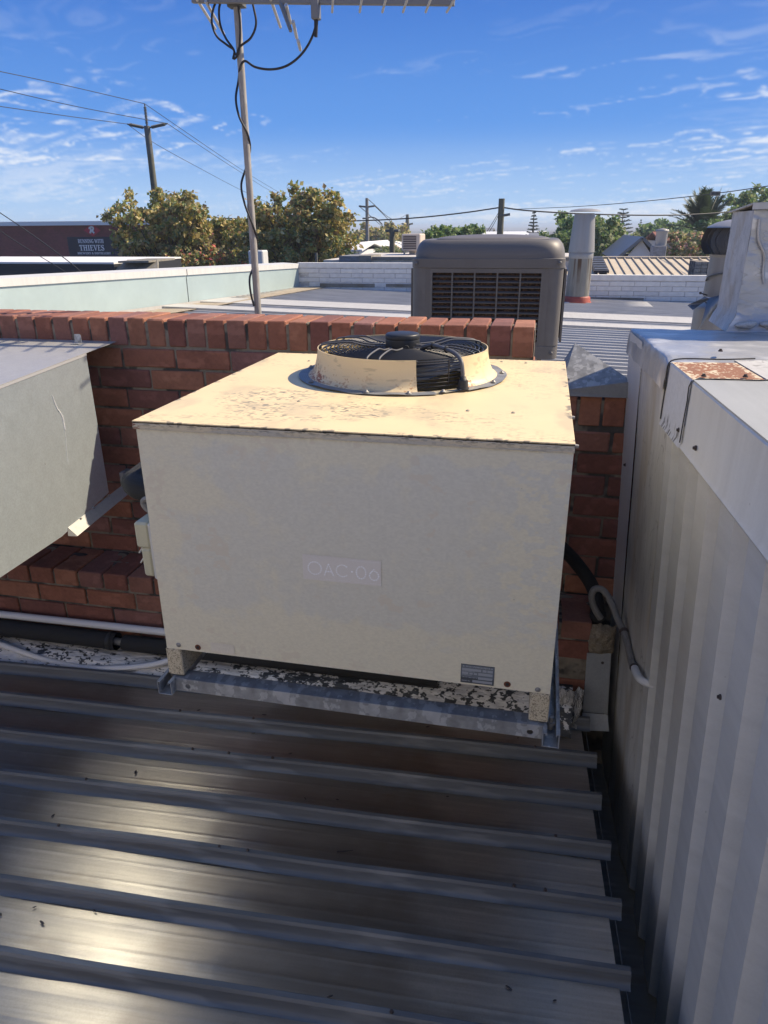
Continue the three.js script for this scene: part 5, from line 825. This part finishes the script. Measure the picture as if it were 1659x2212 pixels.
// ------------------------------------------------------------------ poles and lines
const wire = (label, pts, r, o = {}) => solo('power_line', label, 'cable', o.kink ? [tube(pts.slice(0, o.kink + 1), r, 30, 5), tube(pts.slice(o.kink), r, 40, 5)] : tube(pts, r, o.n || 60, 5), mLine, {});
{
  const z = -33, T = at(318, 275, z), p = thing('power_pole', 'tall wooden power pole with three insulator arms behind the autumn tree', 'power pole', [T[0], GROUND, z]);
  part(p, 'pole', rod([T[0], GROUND, z], [T[0], T[1], z], 0.20, 0.13, 12), mWood);
  part(p, 'steel_band', rod([T[0], T[1] - 1.1, z + 0.02], [T[0], T[1] + 0.05, z + 0.02], 0.135, 0.135, 10), mIron);
  const tip = at(312.5, 224, z), l = at(275, 268, z), r = at(362, 267, z);
  const ins = (a, b, m) => { const g = [rod(a, b, 0.035, 0.03, 8)]; for (let i = 0; i < 12; i++) { const t = 0.15 + 0.75 * i / 12, c = a.map((v, k) => mix(v, b[k], t)); const s = new THREE.SphereGeometry(0.075, 10, 6); const d = new V3(...b).sub(new V3(...a)).normalize(); s.scale(1, 0.35, 1); s.applyQuaternion(new THREE.Quaternion().setFromUnitVectors(new V3(0, 1, 0), d)); s.translate(...c); g.push(s); } part(p, 'insulator', g, m); };
  ins([T[0], T[1], z], tip, mIron); ins([T[0] - 0.1, T[1] - 0.02, z], l, mIron); ins([T[0] + 0.1, T[1] - 0.02, z], r, mIron);
  const far = (x, y) => at(x, y, -68);
  wire('upper power line strung from the insulator at the pole top', [at(-40, 146, -26), at(140, 184, -29.5), tip, at(420, 298, -40), at(500, 352, -50), far(590, 408), far(640, 437)], 0.014, { kink: 2 });
  wire('power line strung from the right arm of the pole', [at(-40, 183, -26.5), at(160, 229, -29.5), r, at(440, 320, -42), at(520, 372, -54), far(600, 420), far(660, 447)], 0.014, { kink: 2 });
  wire('power line strung from the left arm of the pole', [at(-40, 224, -26), at(140, 250, -29.5), l, at(330, 307, -38), at(440, 368, -48), at(510, 405, -56), far(600, 448)], 0.014, { kink: 2 });
}
wire('service cable drooping past the corner of the brick hall', [at(-30, 440, -17), at(10, 466, -17), at(60, 500, -17), at(150, 566, -17), at(190, 600, -17)], 0.013);
wire('twisted stay cable slanting down across the brick hall', [at(-30, 478, -18), at(40, 525, -18), at(130, 580, -18), at(180, 612, -18)], 0.011);
{
  const z = -30, T = at(1084, 429, z), p = thing('power_pole', 'plain short wooden pole rising behind the brown cooler', 'power pole', [T[0], GROUND, z]);
  part(p, 'pole', rod([T[0], GROUND, z], [T[0], T[1], z], 0.17, 0.115, 12), mWood);
  part(p, 'cable_bracket', [bx(T[0] - 0.05, T[0] + 0.30, T[1] - 0.62, T[1] - 0.56, z + 0.08, z + 0.14), rod([T[0] + 0.12, T[1] - 0.6, z + 0.1], [T[0] + 0.35, T[1] - 0.56, z + 0.1], 0.05)], mIron);
  wire('thick aerial cable from the autumn trees to the short wooden pole', [at(300, 462, -34), at(450, 470, -33), at(700, 478, -31.5), at(880, 472, -30.6), at(1000, 460, -30.2), at(1082, 448, z)], 0.027);
  wire('thick aerial cable from the short wooden pole past the flue and palm', [at(1086, 448, z), at(1120, 453, -30), at(1240, 461, -31), at(1400, 465, -33), at(1520, 462, -36), at(1700, 445, -42)], 0.027);
  part(p, 'stay_wire', [tube([at(1081, 452, z), at(1066, 478, -30.5), at(1052, 500, -31)], 0.012, 10, 4), tube([at(1082, 452, z), at(1070, 478, -30.5), at(1057, 500, -31)], 0.012, 10, 4)], mLine);
  const w = wire('thin overhead line with a small box on it above the palm', [at(1110, 452, -42), at(1250, 446, -34), at(1400, 434, -28), at(1545, 418, -24), at(1700, 396, -20)], 0.013);
  const k = at(1545, 418, -24); solo('line_marker', 'small dark box clamped on the thin overhead line', 'line marker', cbx(k[0] - 0.13, k[0] + 0.13, k[1] - 0.06, k[1] + 0.055, -24.08, -23.92, 0.015), mIron);
}
function cross(label, x, y0, y1, arm, ya, z, r, o = {}) {
  const T = at(x, y0, z), A = at(x - arm, ya, z), Bq = at(x + arm, ya, z), p = thing('power_pole', label, 'power pole', [T[0], GROUND, z]); const M = (A[1] + Bq[1]) / 2;
  part(p, 'pole', rod([T[0], GROUND, z], [T[0], T[1], z], r * (o.fat || 1), r * 0.7, 10), o.m || mWood);
  const dip = o.flat ? 0 : (T[1] - M) * 0.13; part(p, 'cross_arm', [rod([A[0], M, z], [T[0], M - dip, z], r * 0.45, r * 0.45, 6), rod([T[0], M - dip, z], [Bq[0], M, z], r * 0.45, r * 0.45, 6)], mIron);
  return [p, T, A, Bq];
}
{
  const [p, T, A, Bq] = cross('grey streetlight pole with crossarm beyond the autumn tree', 792.5, 428, 545, 17, 445, -68, 0.20, { m: mConcrete });
  part(p, 'lamp_arm', tube([at(793, 471, -68), at(800, 469, -68), at(812, 472, -68), at(826, 485, -68)], 0.06, 16, 6), mIron);
  part(p, 'street_lamp', cbx(at(784, 472, -68)[0], at(795, 472, -68)[0], at(790, 473.5, -68)[1], at(790, 470, -68)[1], -68.3, -67.7, 0.05), mIron);
  const z3 = -128; cross('far power pole with crossarm beyond the small beige cooler', 880, 463, 510, 12, 483, z3, 0.34, { fat: 2.4 });
  cross('farthest power pole on the skyline beside the green tree', 933, 487, 515, 9, 497, -170, 0.36);
  for (const [a, b, c, l] of [[T, 428, 463, 'high line between the streetlight pole and the far pole'], [A, 445, 483, 'left line between the streetlight pole and the far pole'], [Bq, 445, 483, 'right line between the streetlight pole and the far pole']]) { const e = at(880 + (a === A ? -12 : a === Bq ? 12 : 0), c, z3), m = a.map((v, i) => (v + e[i]) / 2); m[1] -= 1.3; wire(l, [a, m, e], 0.035, { n: 24 }); }
}
cross('thick short pole with a crossarm beside the small beige cooler', 847, 491.5, 550, 14, 498.5, -40, 0.20, { flat: 1 });

// ------------------------------------------------------------------ houses and roofs beyond
function house(label, x0, x1, ye, yr, z, d, o = {}) {      // gable roof seen over the walls: eave and ridge heights in the photograph
  const a = at(x0, ye, z), b = at(x1, ye, z), top = at((x0 + x1) / 2, yr, z)[1], h = thing('house', label, 'house', [(a[0] + b[0]) / 2, GROUND, z - d / 2]), E = (a[1] + b[1]) / 2, m = (a[0] + b[0]) / 2;
  part(h, 'wall', bx(a[0] + 0.3, b[0] - 0.3, GROUND, E - 0.02, z - d, z - 0.3), o.wall || mRender);
  if (o.front) {                                             // gable end towards us
    part(h, 'gable', plate([[a[0] + 0.3, E - 0.02, z - 0.31], [b[0] - 0.3, E - 0.02, z - 0.31], [m, top - 0.08, z - 0.31]], 0.1), o.wall || mRender);
    for (const s of [0, 1]) part(h, 'roof_slope', plate(s ? [[a[0] - 0.1, E - 0.05, z], [m, top, z], [m, top, z - d], [a[0] - 0.1, E - 0.05, z - d]] : [[m, top, z], [b[0] + 0.1, E - 0.05, z], [b[0] + 0.1, E - 0.05, z - d], [m, top, z - d]], 0.12), o.roof || mSteelRoof);
  } else for (const s of [0, 1]) part(h, 'roof_slope', plate(s ? [[a[0], E, z], [b[0], E, z], [b[0], top, z - d / 2], [a[0], top, z - d / 2]] : [[a[0], top, z - d / 2], [b[0], top, z - d / 2], [b[0], E, z - d], [a[0], E, z - d]], 0.12), o.roof || mSteelRoof);
  for (const [wx0, wx1, wy0, wy1] of o.win || []) { const p = at(wx0, wy1, z - 0.3), q = at(wx1, wy0, z - 0.3); const w = part(h, 'window', bx(p[0], q[0], p[1], q[1], z - 0.32, z - 0.26), mRoofWhite); part(w, 'pane', bx(p[0] + 0.06, q[0] - 0.06, p[1] + 0.06, q[1] - 0.06, z - 0.258, z - 0.25), mGlass); }
  return h;
}
house('white weatherboard cottage with pale gable beside the autumn tree', 733, 782, 541, 527, -52, 8, { roof: mRoofWhite, wall: mRoofWhite, win: [[742, 749, 546, 556]] });
house('cottage with long pale roof slope behind the streetlight pole', 752, 812, 550, 524, -60, 10, { front: 1, roof: mRoofWhite, wall: mat([0.30, 0.2, 0.16], 0.9), win: [[775, 782, 552, 560]] });
house('house with brown verandah next in the cottage row', 775, 828, 545, 528, -72, 10, { front: 1, roof: mat([0.35, 0.26, 0.20], 0.8), wall: mat([0.42, 0.3, 0.25], 0.9) });
house('white roofed house beyond the cottage row', 796, 860, 541, 524, -88, 12, { front: 1, roof: mRoofWhite, wall: mRender });
tree('garden_tree', 'small grey-green tree in front of the white roofed houses', 281, [808, 872, 532, 560], -50, 1.6, { cols: olive, leaves: 3000, clumps: 34, clump: 0.34, size: 0.16, trunk: 0.1 });
house('pale flat skyline building beyond the wooden pole', 1040, 1180, 508, 501, -150, 20, { roof: mRoofWhite, wall: mRender, win: [[1060, 1068, 510, 516], [1085, 1093, 510, 516], [1120, 1128, 510, 516]] });
house('two-storey pale apartment block on the skyline', 1010, 1060, 507, 493, -170, 20, { roof: mSteelRoof, wall: mRender, win: [[1020, 1026, 510, 515], [1034, 1040, 510, 515]] });
house('gabled white house on the skyline beside the lone pine', 1130, 1190, 517, 502, -110, 12, { front: 1, roof: mRoofWhite, wall: mRender });
house('grey gabled iron roof with pale weatherboard end behind the tan roof', 1334, 1432, 560, 514, -33, 8, { front: 1, roof: mSteelRoof, wall: mRoofWhite, win: [[1408, 1418, 538, 547]] });
house('red tiled roof showing between the palm and the oleander', 1425, 1495, 522, 503, -56, 9, { roof: mTile });
house('pale roof glimpsed through the trees left of the flue', 1140, 1215, 512, 505, -62, 8, { roof: mSteelRoof });
{                                                  // tan roof just over the white wall
  const t = thing('tan_roof', 'cream ribbed metal roof beyond the white brick wall', 'roof', [2, -1.5, -20]);
  const ze = -19, zr = -22.5, e = at(1400, 599, ze)[1], rY = at(1400, 559, zr)[1], x0 = at(1180, 599, ze)[0], x1 = at(1680, 599, ze)[0];
  const Pt = (x, s) => [x, mix(e, rY, s), mix(ze, zr, s)];
  part(t, 'roof_sheet', plate([Pt(x0, 0), Pt(x1, 0), Pt(x1, 1), Pt(x0, 1)], 0.03), mTan);
  for (let i = 0; ; i++) { const x = x0 + 0.15 + 0.222 * i; if (x > x1) break; part(t, 'rib', plate([[x - 0.014, e + 0.032, ze], [x + 0.014, e + 0.032, ze], [x + 0.014, rY + 0.032, zr], [x - 0.014, rY + 0.032, zr]], 0.034), mTanRib); }
  part(t, 'ridge_cap', bx(x0, x1, rY + 0.035, rY + 0.06, zr - 0.2, zr + 0.12), mTan);
  const L0 = at(1285, 590, ze)[0], L1 = at(1318, 590, ze)[0]; const v = part(t, 'louvred_skylight', plate([[L0, mix(e, rY, 0.10) + 0.07, mix(ze, zr, 0.10)], [L1, mix(e, rY, 0.10) + 0.07, mix(ze, zr, 0.10)], [L1, mix(e, rY, 0.92) + 0.07, mix(ze, zr, 0.92)], [L0, mix(e, rY, 0.92) + 0.07, mix(ze, zr, 0.92)]], 0.06), mDark);
  for (let i = 0; i < 6; i++) { const s = 0.15 + 0.13 * i, y = mix(e, rY, s) + 0.115, z = mix(ze, zr, s); part(v, 'blade', bx(L0 + 0.03, L1 - 0.03, y, y + 0.012, z - 0.07, z), mAerial); }
  part(t, 'wall', bx(x0, x1, GROUND, e - 0.02, zr - 3, ze - 0.1), mRender);
}
{
  const z = -17.5, s = span(1498, 1532, 565, 600, z, 0.8), c = thing('brick_pier', 'grey-brown concrete brick pier at the end of the tan roof', 'pier', [(s[0] + s[1]) / 2, s[2] - 0.6, z - 0.4]);
  part(c, 'core', bx(s[0] + 0.01, s[1] - 0.01, s[2] - 0.6, s[3] - 0.005, z - 0.8, z - 0.012), mMortar);
  const g = cbox(0.115, 0.062, 0.06, 0.004), ms = [mat([0.52, 0.45, 0.37], 0.9, { map: tGrain }), mat([0.44, 0.38, 0.32], 0.9, { map: tGrain })];
  for (let j = 0; j < 7; j++) for (let i = 0; i < 4; i++) { const b = part(c, 'brick', g, ms[(i + j) % 2]); b.position.add(new V3(s[0] + 0.06 + 0.125 * i, s[3] - 0.036 - 0.074 * j, z - 0.03)); }
}
{
  const z = -24, s = span(1408, 1441, 531, 562, z, 0.7), c = thing('rendered_chimney', 'grey rendered chimney with a pipe cowl behind the tan roof', 'chimney', [(s[0] + s[1]) / 2, s[2] - 1, z - 0.35]), m = (s[0] + s[1]) / 2 + 0.05;
  part(c, 'stack', cbx(s[0], s[1], s[2] - 1.5, s[3], z - 0.7, z, 0.02), mGreyRender); part(c, 'cowl', lathe([[0.17, s[3]], [0.17, s[3] + 0.38], [0.20, s[3] + 0.40], [0.18, s[3] + 0.46], [0, s[3] + 0.50]], [m, 0, z - 0.35], 16), mFlueTop);
}
{                                                  // small beige cooler on a far roof
  const z = -24, s = span(867, 908, 505, 543, z, 1.0), c = thing('roof_cooler', 'small beige louvred cooler on a stand beyond the white wall', 'roof cooler', [(s[0] + s[1]) / 2, s[2] - 0.4, z - 0.5]);
  const mB = mat([0.50, 0.43, 0.36], 0.7); part(c, 'cabinet', cbx(s[0], s[1], s[2], s[3], z - 1.0, z, 0.03), mB);
  for (let i = 0; i < 7; i++) part(c, 'slat', bx(s[0] + 0.07, s[1] - 0.14, mix(s[2], s[3], (i + 0.7) / 7.6), mix(s[2], s[3], (i + 0.7) / 7.6) + 0.018, z + 0.004, z + 0.03), mB);
  part(c, 'pad', bx(s[0] + 0.06, s[1] - 0.13, s[2] + 0.05, s[3] - 0.05, z + 0.0005, z + 0.003), mat([0.12, 0.095, 0.09], 0.9));
  part(c, 'stand', [rod([s[0] + 0.08, s[2] - 0.9, z - 0.1], [s[0] + 0.08, s[2], z - 0.1], 0.03), rod([s[1] - 0.12, s[2] - 0.9, z - 0.1], [s[1] - 0.12, s[2], z - 0.1], 0.03), bx(s[0] + 0.22, s[1] - 0.2, s[2] - 0.9, s[2] - 0.01, z - 0.8, z - 0.2)], mB);
}
{
  const z = -20, b = thing('shop_roof', 'low flat-roofed shop with pale parapet beyond the white brick wall', 'building', [-2, GROUND, z - 3]), s = span(700, 1250, 556, 600, z, 6);
  part(b, 'wall', bx(s[0], s[1], GROUND, at(850, 562, z)[1], z - 6, z), mRender);
  const k = span(733, 776, 553, 572, z + 0.05, 1.2); part(b, 'plant_box', bx(k[0], k[1], k[2], k[3], z - 1.2, z + 0.06), mGreyRender); const k2 = span(777, 803, 552, 572, z, 1.2); part(b, 'plant_box', bx(k2[0], k2[1], k2[2], k2[3], z - 1.2, z + 0.08), mConcrete);
  part(b, 'parapet', bx(at(804, 560, z)[0], s[1], at(850, 562, z)[1], at(850, 555, z)[1], z - 0.3, z + 0.03), mConcrete);
}
{ const z = -14, s = span(538, 567, 541, 580, z, 0.3); solo('vent_box', 'white box vent standing behind the pale parapet beside the mast', 'vent', cbx(s[0], s[1], s[2] - 1.5, s[3], s[4], s[5], 0.02), mWhite); }
{ const z = -15, k = at(684, 575, z); solo('roof_post', 'thin grey steel post behind the end of the pale parapet', 'post', rod([k[0], k[1] - 1.5, z], [k[0], at(684, 546, z)[1], z], 0.028), mIron); }
structure('skyline_trees', crown(401, Array.from({ length: 150 }, (_, i) => { const x = -700 + i * 9, k = at(x, 518 - 6 * hash(i, 3, 9), -190); return [k[0], k[1] - 1.5, -190 + 6 * hash(i, 5, 2), 3.0]; }), 14000, 1.0, dark), mLeaf).userData = { kind: 'stuff', label: 'far line of dark treetops along the horizon', category: 'trees' };
scene.fog = new THREE.FogExp2(0xdbe6f2, 0.0009);
renderer.render(scene, camera);
